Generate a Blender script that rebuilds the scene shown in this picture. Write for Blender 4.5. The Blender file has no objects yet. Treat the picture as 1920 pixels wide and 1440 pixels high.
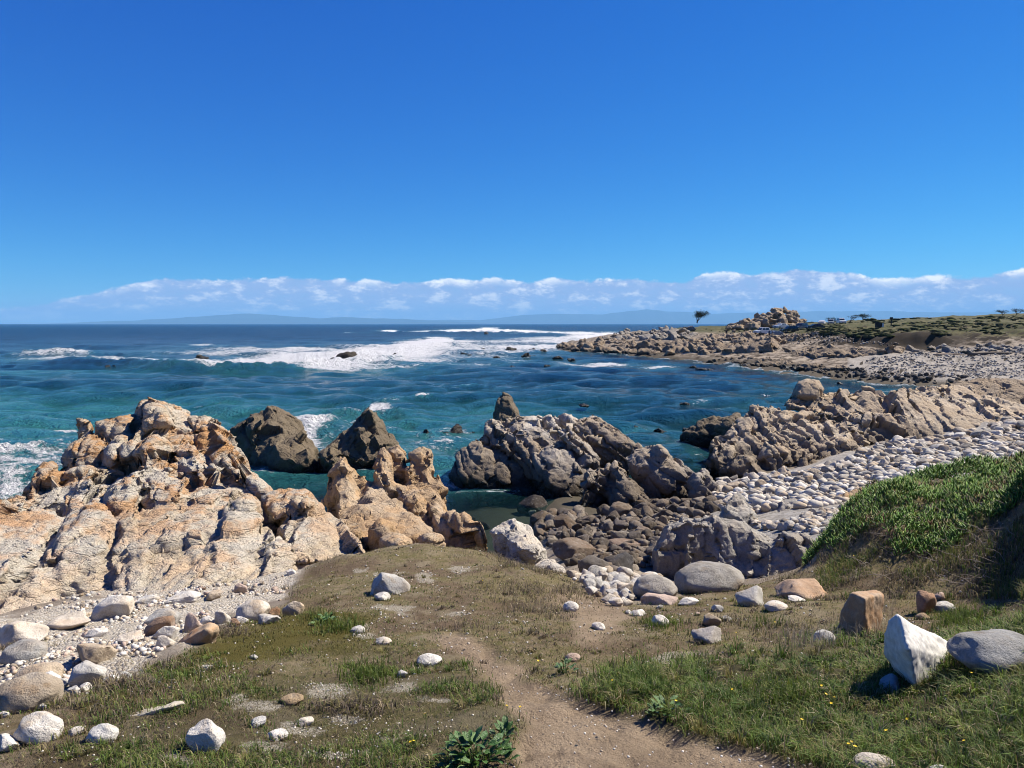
import bpy, bmesh, math, random
import numpy as np
from mathutils import Vector, Matrix

R = math.radians
rng = np.random.default_rng(11)
random.seed(7)
sc = bpy.context.scene
COL = sc.collection

# ------------------------------------------------------------------ camera
FPX = 1400.0; PITCH = R(4.62); EYE = 8.0
cam_d = bpy.data.cameras.new('camera'); cam = bpy.data.objects.new('camera', cam_d); COL.objects.link(cam)
cam.location = (0, 0, EYE); cam.rotation_euler = (R(90) - PITCH, 0, 0)
cam_d.sensor_fit = 'HORIZONTAL'; cam_d.sensor_width = 36.0; cam_d.lens = 36.0 * FPX / 1920.0
cam_d.clip_start = 0.05; cam_d.clip_end = 200000
sc.camera = cam

# ------------------------------------------------------------------ sun, sky, exposure
SUN_EL, SUN_AZ = 48.0, 66.0          # azimuth from +Y towards +X
sun_d = bpy.data.lights.new('sun', 'SUN'); sun = bpy.data.objects.new('sun', sun_d); COL.objects.link(sun)
sun_d.energy = 5.0; sun_d.angle = R(0.53); sun_d.color = (1.0, 0.93, 0.82)
sd = Vector((math.cos(R(SUN_EL)) * math.sin(R(SUN_AZ)), math.cos(R(SUN_EL)) * math.cos(R(SUN_AZ)), math.sin(R(SUN_EL))))
sun.rotation_euler = sd.to_track_quat('Z', 'Y').to_euler()
sun.location = (40, 20, 60)
sc.view_settings.view_transform = 'Standard'; sc.view_settings.look = 'None'
sc.view_settings.gamma = 1.0; sc.view_settings.exposure = 0.9
sc.view_settings.use_curve_mapping = False

world = bpy.data.worlds.new('World'); sc.world = world; world.use_nodes = True
wn = world.node_tree.nodes; wl = world.node_tree.links; wn.clear()

def mk(nodes, typ, **kw):
    n = nodes.new(typ)
    for k, v in kw.items():
        setattr(n, k, v)
    return n

def W(op, a, b=None, c=None, clamp=False):
    n = mk(wn, 'ShaderNodeMath', operation=op, use_clamp=clamp)
    for i, v in enumerate((a, b, c)):
        if v is None: continue
        if isinstance(v, (int, float)): n.inputs[i].default_value = v
        else: wl.new(v, n.inputs[i])
    return n.outputs[0]

def Wrange(v, a, b, c, d, smooth=True):
    n = mk(wn, 'ShaderNodeMapRange', interpolation_type='SMOOTHSTEP' if smooth else 'LINEAR')
    wl.new(v, n.inputs[0])
    for i, q in enumerate((a, b, c, d)):
        if isinstance(q, (int, float)): n.inputs[i + 1].default_value = q
        else: wl.new(q, n.inputs[i + 1])
    return n.outputs[0]

sky = mk(wn, 'ShaderNodeTexSky', sky_type='NISHITA')
sky.sun_disc = False; sky.sun_elevation = R(SUN_EL); sky.sun_rotation = R(SUN_AZ)
sky.altitude = 10; sky.air_density = 0.7; sky.dust_density = 0.0; sky.ozone_density = 6.0
sp_ = mk(wn, 'ShaderNodeSeparateColor'); wl.new(sky.outputs[0], sp_.inputs[0]); cb_ = mk(wn, 'ShaderNodeCombineColor')
for i_, (g_, k_) in enumerate(((1.85, 0.115), (1.16, 0.70), (0.60, 2.74))):      # the camera's own rendering of clear blue, same for the whole sky
    wl.new(W('MULTIPLY', W('POWER', sp_.outputs[i_], g_), k_), cb_.inputs[i_])
bg_sky = mk(wn, 'ShaderNodeBackground'); bg_sky.inputs[1].default_value = 0.052
wl.new(cb_.outputs[0], bg_sky.inputs[0])
tc = mk(wn, 'ShaderNodeTexCoord'); sx = mk(wn, 'ShaderNodeSeparateXYZ'); wl.new(tc.outputs['Generated'], sx.inputs[0])
az = W('ARCTAN2', sx.outputs[0], sx.outputs[1]); el = sx.outputs[2]
def wnoise(kx, ky, seed, scale, detail=6, rough=0.55):
    cb = mk(wn, 'ShaderNodeCombineXYZ'); wl.new(W('MULTIPLY', az, kx), cb.inputs[0]); wl.new(W('MULTIPLY', el, ky), cb.inputs[1])
    cb.inputs[2].default_value = seed
    n = mk(wn, 'ShaderNodeTexNoise'); n.inputs['Scale'].default_value = scale; n.inputs['Detail'].default_value = detail
    n.inputs['Roughness'].default_value = rough; wl.new(cb.outputs[0], n.inputs['Vector'])
    return n.outputs[0]
env = W('MULTIPLY', Wrange(az, -0.66, -0.36, 0.25, 1.0), Wrange(az, 2.4, 3.1, 1.0, 0.25))
topn = wnoise(1, 0, 3.1, 6.0, 2)
big = wnoise(1, 1.5, 1.7, 15.0, 10, 0.66)
fine = wnoise(1, 2.2, 8.3, 34.0, 10, 0.68)
top_h = W('MULTIPLY', env, W('ADD', 0.036, W('MULTIPLY', topn, 0.046)))
edge = W('ADD', top_h, W('MULTIPLY', W('SUBTRACT', big, 0.5), 0.030))
mask = Wrange(W('SUBTRACT', edge, el), -0.0006, 0.0035, 0.0, 1.0)
body = Wrange(fine, 0.28, 0.52, 0.78, 1.0)
fade = Wrange(el, 0.0, 0.012, 0.5, 1.0)
mask = W('MULTIPLY', W('MULTIPLY', mask, body), W('MULTIPLY', fade, 1.0))
rim = Wrange(W('SUBTRACT', edge, el), 0.014, 0.0, 0.0, 1.0)
lit = W('ADD', W('MULTIPLY', W('MULTIPLY', rim, Wrange(big, 0.47, 0.60, 0.0, 1.0)), 1.0), W('MULTIPLY', Wrange(fine, 0.48, 0.66, 0.0, 1.0), 0.62), clamp=True)
ccol = mk(wn, 'ShaderNodeMix', data_type='RGBA'); wl.new(lit, ccol.inputs[0])
ccol.inputs[6].default_value = (0.35, 0.47, 0.76, 1); ccol.inputs[7].default_value = (1.15, 1.15, 1.12, 1)
bg_c = mk(wn, 'ShaderNodeBackground'); bg_c.inputs[1].default_value = 0.60; wl.new(ccol.outputs[2], bg_c.inputs[0])
wmix = mk(wn, 'ShaderNodeMixShader'); wl.new(mask, wmix.inputs[0]); wl.new(bg_sky.outputs[0], wmix.inputs[1]); wl.new(bg_c.outputs[0], wmix.inputs[2])
wo = mk(wn, 'ShaderNodeOutputWorld'); wl.new(wmix.outputs[0], wo.inputs['Surface'])

sc.render.engine = 'CYCLES'
sc.cycles.use_denoising = True; sc.cycles.sample_clamp_direct = 8.0; sc.cycles.sample_clamp_indirect = 6.0
sc.cycles.pixel_filter_type = 'BLACKMAN_HARRIS'; sc.cycles.filter_width = 1.05
sc.cycles.max_bounces = 4; sc.cycles.diffuse_bounces = 1; sc.cycles.glossy_bounces = 2
sc.cycles.transmission_bounces = 3; sc.cycles.transparent_max_bounces = 6; sc.cycles.volume_bounces = 0
sc.cycles.caustics_reflective = False; sc.cycles.caustics_refractive = False

# ------------------------------------------------------------------ numeric helpers
def ray(px, py):
    u = (np.asarray(px, float) - 960) / FPX; v = (720 - np.asarray(py, float)) / FPX
    return u, math.cos(PITCH) + v * math.sin(PITCH), -math.sin(PITCH) + v * math.cos(PITCH)
def P(px, py, Y):
    a, b, c = ray(px, py); t = np.asarray(Y, float) / b
    return np.stack([a * t, b * t, EYE + c * t], -1)
def proj(p):
    p = np.asarray(p, float); x, y, z = p[..., 0], p[..., 1], p[..., 2] - EYE
    d = y * math.cos(PITCH) - z * math.sin(PITCH); up = y * math.sin(PITCH) + z * math.cos(PITCH)
    d = np.where(d < 0.05, 0.05, d)
    return 960 + FPX * x / d, 720 - FPX * up / d
def sea_pt(px, py):
    a, b, c = ray(px, py); t = -EYE / c
    return np.stack([a * t, b * t, 0 * t], -1)

def hsh(ix, iy, iz, seed):
    h = (ix.astype(np.int64) * 374761393 + iy.astype(np.int64) * 668265263 + iz.astype(np.int64) * 2147483647 + seed * 974634777) & 0xffffffff
    h = ((h ^ (h >> 13)) * 1274126177) & 0xffffffff
    h = ((h ^ (h >> 16)) * 2246822519) & 0xffffffff
    return (h ^ (h >> 15)) & 0xffffffff
def hf(ix, iy, iz, seed):
    return hsh(ix, iy, iz, seed).astype(np.float64) / 4294967295.0
def vnoise(p, seed=0):
    i = np.floor(p).astype(np.int64); f = p - i; f = f * f * f * (f * (f * 6 - 15) + 10)
    out = 0
    for dx in (0, 1):
        wx = f[:, 0] if dx else 1 - f[:, 0]
        for dy in (0, 1):
            wy = f[:, 1] if dy else 1 - f[:, 1]
            for dz in (0, 1):
                wz = f[:, 2] if dz else 1 - f[:, 2]
                out = out + wx * wy * wz * hf(i[:, 0] + dx, i[:, 1] + dy, i[:, 2] + dz, seed)
    return out * 2 - 1
def fbm(p, oct=4, seed=0, gain=0.5, lac=2.03):
    a = 1.0; s = 0; q = p
    for o in range(oct):
        s = s + a * vnoise(q, seed + o * 17); a *= gain; q = q * lac + 13.7
    return s
def fbm2(x, y, oct=4, seed=0, gain=0.5):
    return fbm(np.stack([np.ravel(x), np.ravel(y), np.full(np.size(x), 0.37)], -1), oct, seed, gain).reshape(np.shape(x))
def vor(p, seed):
    b = np.floor(p).astype(np.int64); n = len(p)
    f1 = np.full(n, 9.0); f2 = np.full(n, 9.0); cid = np.zeros(n, np.int64)
    for dx in (-1, 0, 1):
        for dy in (-1, 0, 1):
            for dz in (-1, 0, 1):
                ix, iy, iz = b[:, 0] + dx, b[:, 1] + dy, b[:, 2] + dz
                h = hsh(ix, iy, iz, seed)
                fx = ix + 0.12 + 0.76 * (h & 1023) / 1023.0 - p[:, 0]
                fy = iy + 0.12 + 0.76 * ((h >> 10) & 1023) / 1023.0 - p[:, 1]
                fz = iz + 0.12 + 0.76 * ((h >> 20) & 1023) / 1023.0 - p[:, 2]
                fx, fy, fz = fx * fx, fy * fy, fz * fz; d = np.sqrt(np.sqrt(fx * fx + fy * fy + fz * fz))
                near = d < f1
                f2 = np.where(near, f1, np.minimum(f2, d))
                cid = np.where(near, ((ix & 0xfffff) << 40) | ((iy & 0xfffff) << 20) | (iz & 0xfffff), cid)
                f1 = np.where(near, d, f1)
    return f1, f2, cid
def sstep(x, a, b):
    t = np.clip((x - a) / (b - a), 0, 1); return t * t * (3 - 2 * t)
def poly_sd(px, py, poly):
    """signed distance in pixels, positive inside"""
    px = np.asarray(px, float); py = np.asarray(py, float)
    ins = np.zeros(px.shape, bool); dm = np.full(px.shape, 1e9); n = len(poly)
    for i in range(n):
        x1, y1 = poly[i]; x2, y2 = poly[(i + 1) % n]
        c = ((y1 > py) != (y2 > py)) & (px < (x2 - x1) * (py - y1) / (y2 - y1 + 1e-9) + x1)
        ins ^= c
        t = np.clip(((px - x1) * (x2 - x1) + (py - y1) * (y2 - y1)) / ((x2 - x1) ** 2 + (y2 - y1) ** 2 + 1e-9), 0, 1)
        dm = np.minimum(dm, np.hypot(px - x1 - t * (x2 - x1), py - y1 - t * (y2 - y1)))
    return np.where(ins, dm, -dm)

# ------------------------------------------------------------------ object helpers
def tag(o, label=None, cat=None, group=None, kind=None):
    if label: o['label'] = label
    if cat: o['category'] = cat
    if group: o['group'] = group
    if kind: o['kind'] = kind
    return o
def new_obj(name, me, mat=None, parent=None, loc=None):
    o = bpy.data.objects.new(name, me); COL.objects.link(o)
    if mat is not None and me is not None and len(me.materials) == 0: me.materials.append(mat)
    if parent is not None: o.parent = parent
    if loc is not None: o.location = loc
    return o
def empty(name, loc):
    o = bpy.data.objects.new(name, None); COL.objects.link(o); o.location = loc; o.empty_display_size = 0.2
    return o
def mesh_np(name, v, faces, smooth=True):
    """faces: list of (n,k) int arrays"""
    me = bpy.data.meshes.new(name); v = np.asarray(v, np.float32)
    faces = [np.asarray(f, np.int32) for f in faces if len(f)]
    me.vertices.add(len(v)); me.vertices.foreach_set('co', v.ravel())
    nl = sum(f.size for f in faces); nf = sum(len(f) for f in faces)
    me.loops.add(nl); me.polygons.add(nf)
    me.loops.foreach_set('vertex_index', np.concatenate([f.ravel() for f in faces]))
    tot = np.concatenate([np.full(len(f), f.shape[1], np.int32) for f in faces])
    me.polygons.foreach_set('loop_start', np.concatenate([[0], np.cumsum(tot)[:-1]]).astype(np.int32))
    me.polygons.foreach_set('use_smooth', np.full(nf, smooth, bool))
    me.update(calc_edges=True)
    return me
def add_attr(me, name, data):
    data = np.asarray(data, np.float32)
    if data.ndim == 1:
        a = me.attributes.new(name, 'FLOAT', 'POINT'); a.data.foreach_set('value', data)
    else:
        if data.shape[1] == 3: data = np.concatenate([data, np.ones((len(data), 1), np.float32)], 1)
        a = me.attributes.new(name, 'FLOAT_COLOR', 'POINT'); a.data.foreach_set('color', data.ravel())

# ------------------------------------------------------------------ node material helper
class Mat:
    def __init__(s, name, rough=0.85, spec=0.25):
        s.m = bpy.data.materials.new(name); s.m.use_nodes = True
        s.n = s.m.node_tree.nodes; s.l = s.m.node_tree.links
        s.b = s.n['Principled BSDF']; s.out = s.n['Material Output']
        s.b.inputs['Roughness'].default_value = rough; s.b.inputs['Specular IOR Level'].default_value = spec
    def node(s, t, **k): return mk(s.n, t, **k)
    def put(s, sock, v):
        if isinstance(v, (int, float)): sock.default_value = v
        elif isinstance(v, tuple): sock.default_value = v if len(v) == 4 or len(sock.default_value) == 3 else (*v, 1)
        else: s.l.new(v, sock)
    def math(s, op, a, b=None, clamp=False):
        n = s.node('ShaderNodeMath', operation=op, use_clamp=clamp); s.put(n.inputs[0], a)
        if b is not None: s.put(n.inputs[1], b)
        return n.outputs[0]
    def mix(s, f, a, b, blend='MIX'):
        n = s.node('ShaderNodeMix', data_type='RGBA', blend_type=blend)
        s.put(n.inputs[0], f); s.put(n.inputs[6], a); s.put(n.inputs[7], b); return n.outputs[2]
    def noise(s, vec, scale, detail=5, rough=0.55, dist=0.0, col=False):
        n = s.node('ShaderNodeTexNoise'); n.inputs['Scale'].default_value = scale; n.inputs['Detail'].default_value = detail
        n.inputs['Roughness'].default_value = rough; n.inputs['Distortion'].default_value = dist
        if vec is not None: s.l.new(vec, n.inputs['Vector'])
        return n.outputs[1 if col else 0]
    def voro(s, vec, scale, feature='F1', out='Distance'):
        n = s.node('ShaderNodeTexVoronoi', feature=feature); n.inputs['Scale'].default_value = scale
        if vec is not None: s.l.new(vec, n.inputs['Vector'])
        return n.outputs[out]
    def rng(s, v, a, b, c=0.0, d=1.0):
        n = s.node('ShaderNodeMapRange', interpolation_type='SMOOTHSTEP'); s.put(n.inputs[0], v)
        for i, q in enumerate((a, b, c, d)): s.put(n.inputs[i + 1], q)
        return n.outputs[0]
    def attr(s, name, fac=False):
        n = s.node('ShaderNodeAttribute', attribute_name=name); return n.outputs['Fac' if fac else 'Color']
    def sep(s, c):
        n = s.node('ShaderNodeSeparateColor'); s.l.new(c, n.inputs[0]); return n.outputs
    def pos(s): return s.node('ShaderNodeNewGeometry').outputs['Position']
    def stretch(s, vec, sc_, rot=(0, 0, 0)):
        n = s.node('ShaderNodeMapping'); s.l.new(vec, n.inputs[0]); n.inputs['Scale'].default_value = sc_; n.inputs['Rotation'].default_value = rot
        return n.outputs[0]
    def bump(s, h, strength, dist):
        n = s.node('ShaderNodeBump'); n.inputs['Strength'].default_value = strength; n.inputs['Distance'].default_value = dist
        s.l.new(h, n.inputs['Height']); s.l.new(n.outputs[0], s.b.inputs['Normal']); return n
    def color(s, c): s.put(s.b.inputs['Base Color'], s.mix(1.0, c, (ALB, ALB, ALB, 1), 'MULTIPLY')); return s
ALB = 0.80      # scales base colours down evenly to deepen shade under the raised exposure

def flat_mat(name, col, rough=0.5, spec=0.5, metal=0.0):
    m = Mat(name, rough, spec); m.color((*col, 1)); m.b.inputs['Metallic'].default_value = metal
    n = m.noise(m.pos(), 3.0, 3); m.put(m.b.inputs['Roughness'], m.rng(n, 0.3, 0.7, max(rough - 0.08, 0), min(rough + 0.08, 1)))
    return m.m

def rock_mat(name, c1, c2, c3, c4, scale=1.0, wet=None, wetcol=(0.035, 0.03, 0.024), bed=None, lichen=0.0, bump=0.6, lich_z=None, crack=1.0):
    """c1 main, c2 second tone, c3 stain (orange / lichen), c4 dark speckle"""
    m = Mat(name, 0.88, 0.2); p = m.pos()
    q = m.stretch(p, (1, 1, 1)) if bed is None else m.stretch(p, (0.7, 0.7, 3.0), bed)
    n1 = m.noise(q, 0.55 * scale, 6, 0.6, 0.4); n2 = m.noise(p, 2.3 * scale, 8, 0.62, 0.2); n3 = m.noise(p, 14 * scale, 6, 0.7)
    n4 = m.noise(p, 60 * scale, 3, 0.6)
    col = m.mix(m.rng(n1, 0.38, 0.6), (*c1, 1), (*c2, 1))
    st = m.math('MULTIPLY', m.rng(m.math('ADD', m.math('MULTIPLY', n2, 0.6), m.math('MULTIPLY', m.noise(q, 0.9 * scale, 4, 0.5, 0.8), 0.4)), 0.45, 0.58), 0.9)
    la = lichen
    if lich_z is not None:
        sz_ = m.node('ShaderNodeSeparateXYZ'); m.l.new(p, sz_.inputs[0]); la = m.math('MULTIPLY', m.rng(m.math('ADD', sz_.outputs[2], m.math('MULTIPLY', m.math('SUBTRACT', n1, .5), 1.2)), lich_z[0], lich_z[1], .25, 1.0), lichen)
    col = m.mix(m.math('MULTIPLY', st, la), col, (*c3, 1))
    col = m.mix(m.rng(n3, 0.52, 0.72, 0, 0.55), col, (*c4, 1))
    col = m.mix(m.rng(n4, 0.35, 0.65, 0.0, 0.5), col, m.mix(0.5, col, (1, 1, 1, 1), 'OVERLAY'))
    v = m.rng(n2, 0.25, 0.75, 0.78, 1.18)
    cv = m.node('ShaderNodeHueSaturation'); m.put(cv.inputs['Value'], v); m.put(cv.inputs['Color'], col); col = cv.outputs[0]
    if wet is not None:
        sp = m.node('ShaderNodeSeparateXYZ'); m.l.new(p, sp.inputs[0])
        hgt = m.math('ADD', sp.outputs[2], m.math('MULTIPLY', m.math('SUBTRACT', n2, 0.5), 1.1))
        wf = m.rng(hgt, wet[0], wet[1], 1.0, 0.0)
        col = m.mix(wf, col, (*wetcol, 1)); tb_ = m.rng(m.math('ADD', hgt, m.math('MULTIPLY', n3, .3)), .35, .85, 1.0, 0.0); col = m.mix(tb_, col, (.022, .019, .013, 1)); m.put(m.b.inputs['Roughness'], m.rng(tb_, 0.3, 1.0, 0.88, 0.35))
    m.color(col)
    wv = m.node('ShaderNodeVectorMath', operation='ADD'); m.l.new(m.stretch(q, (3.2 * scale,) * 3), wv.inputs[0]); m.l.new(m.noise(p, 3.0 * scale, 4, .6, 0, True), wv.inputs[1])
    ce = m.rng(m.voro(wv.outputs[0], 1.0, 'DISTANCE_TO_EDGE'), 0.0, 0.06); ce2 = m.rng(m.voro(wv.outputs[0], 2.9, 'DISTANCE_TO_EDGE'), 0.0, 0.10)
    h = m.math('ADD', m.math('MULTIPLY', n2, 0.55), m.math('ADD', m.math('MULTIPLY', n3, 0.38), m.math('MULTIPLY', n4, 0.14)))
    h = m.math('ADD', h, m.math('ADD', m.math('MULTIPLY', ce, .30 * crack), m.math('MULTIPLY', ce2, .10 * crack)))
    m.bump(h, bump, 0.14 / scale)
    return m.m

# ------------------------------------------------------------------ terrain profile: columns of (Y, z) by direction
COLS = {
 -700: [(2,6.4),(5,5.6),(9,4.4),(13,2.6),(18,0.2),(26,-2),(60,-5),(400,-7)],
 0:   [(2,6.4),(2.7,6.33),(3.3,6.2),(4.6,5.82),(7,5.15),(9,4.5),(12,3.4),(16,1.7),(20,-0.2),(26,-2),(60,-5),(400,-7)],
 300: [(2,6.45),(2.6,6.4),(3.5,6.2),(5.1,5.78),(6.8,5.32),(8.3,4.95),(11,4.2),(15,2.8),(20,0.3),(26,-1.5),(60,-4.5),(400,-7)],
 520: [(2,6.45),(2.6,6.4),(3.5,6.2),(5.1,5.8),(7.3,5.3),(8.6,5.0),(10.5,4.4),(13,3.9),(18,2.0),(24,-0.8),(34,-1.5),(60,-4.5),(400,-7)],
 640: [(2,6.45),(2.6,6.4),(3.5,6.2),(5.1,5.8),(7.3,5.37),(9.1,5.10),(10.2,4.75),(13,4.0),(18,2.0),(24,-0.8),(34,-1.5),(60,-4.5),(400,-7)],
 780: [(2,6.45),(2.6,6.4),(3.5,6.2),(5.1,5.8),(7.3,5.40),(9.7,5.10),(11,4.7),(15,3.6),(18,1.6),(23,-0.3),(34,-1),(60,-4.5),(400,-7)],
 900: [(2,6.45),(2.6,6.4),(3.5,6.2),(5.1,5.8),(7.3,5.40),(9.6,5.05),(11,4.4),(14,3.0),(20,0.9),(25,-0.15),(34,-0.6),(60,-4),(400,-6)],
 1000:[(2,6.45),(2.6,6.4),(3.5,6.2),(5.1,5.8),(7.3,5.37),(8.8,5.1),(11,4.1),(15,2.5),(20,1.25),(24,0.6),(28,0.1),(34,-0.35),(45,-1),(60,-4),(200,-3),(300,-2),(600,-5)],
 1060:[(2,6.45),(2.6,6.4),(3.5,6.2),(5.1,5.8),(7.3,5.32),(9,4.9),(12,3.9),(16,2.65),(22,1.35),(28,0.55),(34,0.2),(45,-1),(60,-4),(190,-2.5),(212,-0.6),(232,0.5),(255,1.0),(300,0.4),(360,-1.5),(600,-5)],
 1150:[(2,6.45),(2.6,6.4),(3.5,6.2),(5.1,5.78),(6.9,5.34),(9,4.83),(12,4.0),(16,2.83),(22,1.4),(27,.6),(31,.1),(36,-.3),(45,-1.5),(60,-3.5),(185,-1.5),(205,0.4),(220,1.4),(245,3.0),(285,4.0),(340,3.4),(420,0),(600,-5)],
 1300:[(2,6.45),(2.6,6.4),(3.5,6.2),(5.1,5.78),(6.8,5.36),(8,5.12),(9,4.6),(11,3.6),(14,2.8),(18,2.2),(22,1.7),(26,1.25),(29,.8),(33,.2),(38,-.4),(45,-1.2),(60,-3),(145,-1),(163,0.3),(185,2.0),(205,4.0),(230,5.8),(260,6.8),(400,5.5),(600,-3)],
 1450:[(2,6.45),(2.6,6.4),(3.5,6.2),(5.1,5.78),(7.6,5.26),(8.6,4.95),(11,3.8),(14,3.1),(18,2.6),(24,2.05),(30,1.5),(34,1.05),(38,.5),(44,-.4),(60,-2),(115,-1),(134,0.2),(150,1.5),(170,3.0),(188,4.8),(203,6.1),(240,7.0),(400,7.6),(800,7),(3000,2)],
 1530:[(2,6.45),(2.6,6.4),(3.5,6.22),(5.1,5.8),(7.2,5.34),(8.2,5.16),(9.2,5.0),(11,4.3),(14,3.4),(20,2.7),(27,2.0),(34,1.4),(39,.7),(46,-.1),(60,-1.2),(105,-0.8),(122,0.3),(140,1.7),(158,3.3),(173,3.8),(175,6.1),(220,7.4),(400,8.5),(800,8),(3000,4)],
 1600:[(2,6.45),(2.6,6.42),(3.5,6.25),(5.1,5.8),(7,5.42),(8,5.36),(9,5.55),(9.9,5.64),(10.8,5.4),(12,4.7),(14,3.7),(20,2.7),(28,2.1),(36,1.65),(41,.9),(50,.2),(60,-.3),(72,-0.8),(100,-0.6),(114,0.35),(130,1.7),(146,3.0),(155,3.4),(157,6.0),(200,7.35),(260,8.55),(400,9.6),(900,10),(3000,10)],
 1680:[(2,6.45),(2.6,6.43),(3.5,6.28),(5.0,5.86),(6.6,5.52),(7.2,5.5),(8.2,5.8),(9.0,6.03),(10.2,5.8),(12,4.9),(15,3.8),(22,2.75),(30,2.2),(38,1.6),(43,.9),(55,.7),(66,0.2),(80,-0.4),(96,-0.1),(108,0.8),(125,2.0),(138,3.0),(147,3.4),(149,6.1),(195,7.7),(260,9.1),(400,10.5),(900,12),(3000,14)],
 1750:[(2,6.45),(2.6,6.45),(3.5,6.3),(5.0,5.9),(6.2,5.62),(6.8,5.58),(7.8,5.78),(8.7,5.96),(10.2,5.8),(12,5.1),(16,3.8),(24,2.9),(32,2.3),(39,1.5),(44,1.0),(52,1.1),(60,1.2),(75,0.6),(90,-0.2),(99,0.1),(110,1.1),(125,2.1),(135,3.0),(143,3.4),(145,6.2),(190,8.0),(260,9.7),(400,11.5),(900,13),(3000,16)],
 1840:[(2,6.5),(2.6,6.5),(3.5,6.4),(4.8,6.02),(5.8,5.74),(6.3,5.7),(7.2,5.95),(8.1,6.13),(10,5.95),(12,5.4),(16,4.2),(24,3.0),(32,2.4),(40,1.8),(48,1.6),(60,1.7),(78,1.1),(92,0.6),(108,1.3),(124,2.3),(134,3.4),(143,4.0),(146,6.5),(195,8.7),(260,10.4),(400,12.5),(900,15),(3000,20)],
 1920:[(2,6.5),(2.6,6.52),(3.5,6.45),(4.6,6.1),(5.3,5.92),(5.8,5.9),(6.6,6.1),(7.5,6.3),(9.5,6.15),(12,5.9),(16,4.6),(24,3.3),(32,2.6),(40,2.0),(50,1.9),(60,2.0),(80,1.7),(95,1.2),(110,1.5),(122,2.5),(132,3.8),(142,4.4),(146,6.6),(200,9.4),(260,11.0),(400,13.5),(900,17),(3000,25)],
 2120:[(2,6.6),(3,6.75),(4,6.8),(4.8,6.7),(5.4,7.1),(6.0,7.7),(7,7.7),(9,7.0),(12,6.1),(20,4.5),(40,2.8),(60,2.8),(95,2.5),(125,4),(150,7.2),(200,9.8),(260,11.5),(400,14),(3000,27)],  # this and the next column: unseen rise, heightened to shade the bank
 2500:[(2,6.7),(3,6.9),(4,7.3),(5.6,8.4),(8,8.4),(12,7.0),(20,5.5),(40,4.5),(60,4.5),(95,5),(130,7),(200,10.5),(400,15),(3000,30)],
}
TH = np.linspace(-math.pi, math.pi, 1441); LR = np.linspace(math.log(0.6), math.log(60000), 2000)
_keys = sorted(COLS); _ths = []; _tab = []
for k in _keys:
    s = (k - 960) / FPX; th = math.atan(s); c = math.cos(th); pr = COLS[k]
    lr = [math.log(y / c) for y, z in pr]; zz = [z for y, z in pr]
    _ths.append(th); _tab.append(np.interp(LR, lr, zz))
flat = np.interp(LR, [math.log(2), math.log(20), math.log(500)], [6.5, 7.5, 20])
seaz = np.interp(LR, [math.log(2), math.log(6), math.log(12), math.log(25), math.log(80)], [6.5, 5.6, 2.6, -2, -7])
_ths = [-math.pi, -2.3, -1.5] + _ths + [1.6, math.pi]; _tab = [flat, flat * 0.6 + seaz * 0.4, seaz] + _tab + [flat, flat]
_ths = np.array(_ths); _tab = np.array(_tab)
TAB = np.stack([np.interp(TH, _ths, _tab[:, j]) for j in range(len(LR))], 1)
def blur(a, axis, w):
    k = np.exp(-0.5 * (np.arange(-3 * w, 3 * w + 1) / w) ** 2); k /= k.sum()
    pad = [(0, 0), (0, 0)]; pad[axis] = (3 * w, 3 * w)
    b = np.pad(a, pad, mode='edge'); o = 0
    for i, q in enumerate(k):
        o = o + q * (b[i:i + a.shape[0], :] if axis == 0 else b[:, i:i + a.shape[1]])
    return o
TAB = blur(blur(TAB, 0, 3), 1, 1)
def T0(x, y):
    th = np.arctan2(x, y); lr = np.log(np.maximum(np.hypot(x, y), 0.61))
    a = (th - TH[0]) / (TH[1] - TH[0]); b = (lr - LR[0]) / (LR[1] - LR[0])
    i = np.clip(a.astype(int), 0, len(TH) - 2); j = np.clip(b.astype(int), 0, len(LR) - 2)
    fa = np.clip(a - i, 0, 1); fb = np.clip(b - j, 0, 1)
    return (TAB[i, j] * (1 - fa) * (1 - fb) + TAB[i + 1, j] * fa * (1 - fb) + TAB[i, j + 1] * (1 - fa) * fb + TAB[i + 1, j + 1] * fa * fb)
def T(x, y):
    x = np.asarray(x, float); y = np.asarray(y, float); r = np.hypot(x, y)
    z = T0(x, y)
    n = fbm2(x * 1.1, y * 1.1, 4, 5) * 0.055 * sstep(r, 1.0, 4.0)
    n = n + fbm2(x * 6.0, y * 6.0, 3, 9) * 0.010 * (1 - sstep(r, 12, 30))
    n = n + fbm2(x * 0.16, y * 0.16, 4, 21) * 0.55 * sstep(r, 70, 140)
    n = n + fbm2(x * 0.9, y * 0.9, 3, 23) * 0.22 * sstep(r, 20, 60)
    return z + n
def G(px, py, y0=1.6, y1=500, n=700):
    """first ground point under a pixel of the photograph, walking outward"""
    px = np.atleast_1d(np.asarray(px, float)); py = np.atleast_1d(np.asarray(py, float))
    a, b, c = ray(px, py); ys = np.exp(np.linspace(math.log(y0), math.log(y1), n))
    best = np.full(px.shape, np.nan); prev = None
    t = ys[None, :] / b[:, None]
    X = a[:, None] * t; Yv = np.broadcast_to(ys[None, :], X.shape); Z = EYE + c[:, None] * t
    below = Z < T0(X, Yv)
    idx = np.argmax(below, 1); hit = below.any(1); idx = np.where(hit, idx, n - 1)
    k = np.arange(len(px)); x, y = X[k, idx], Yv[k, idx]
    return np.stack([x, y, T(x, y)], -1), hit

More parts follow.
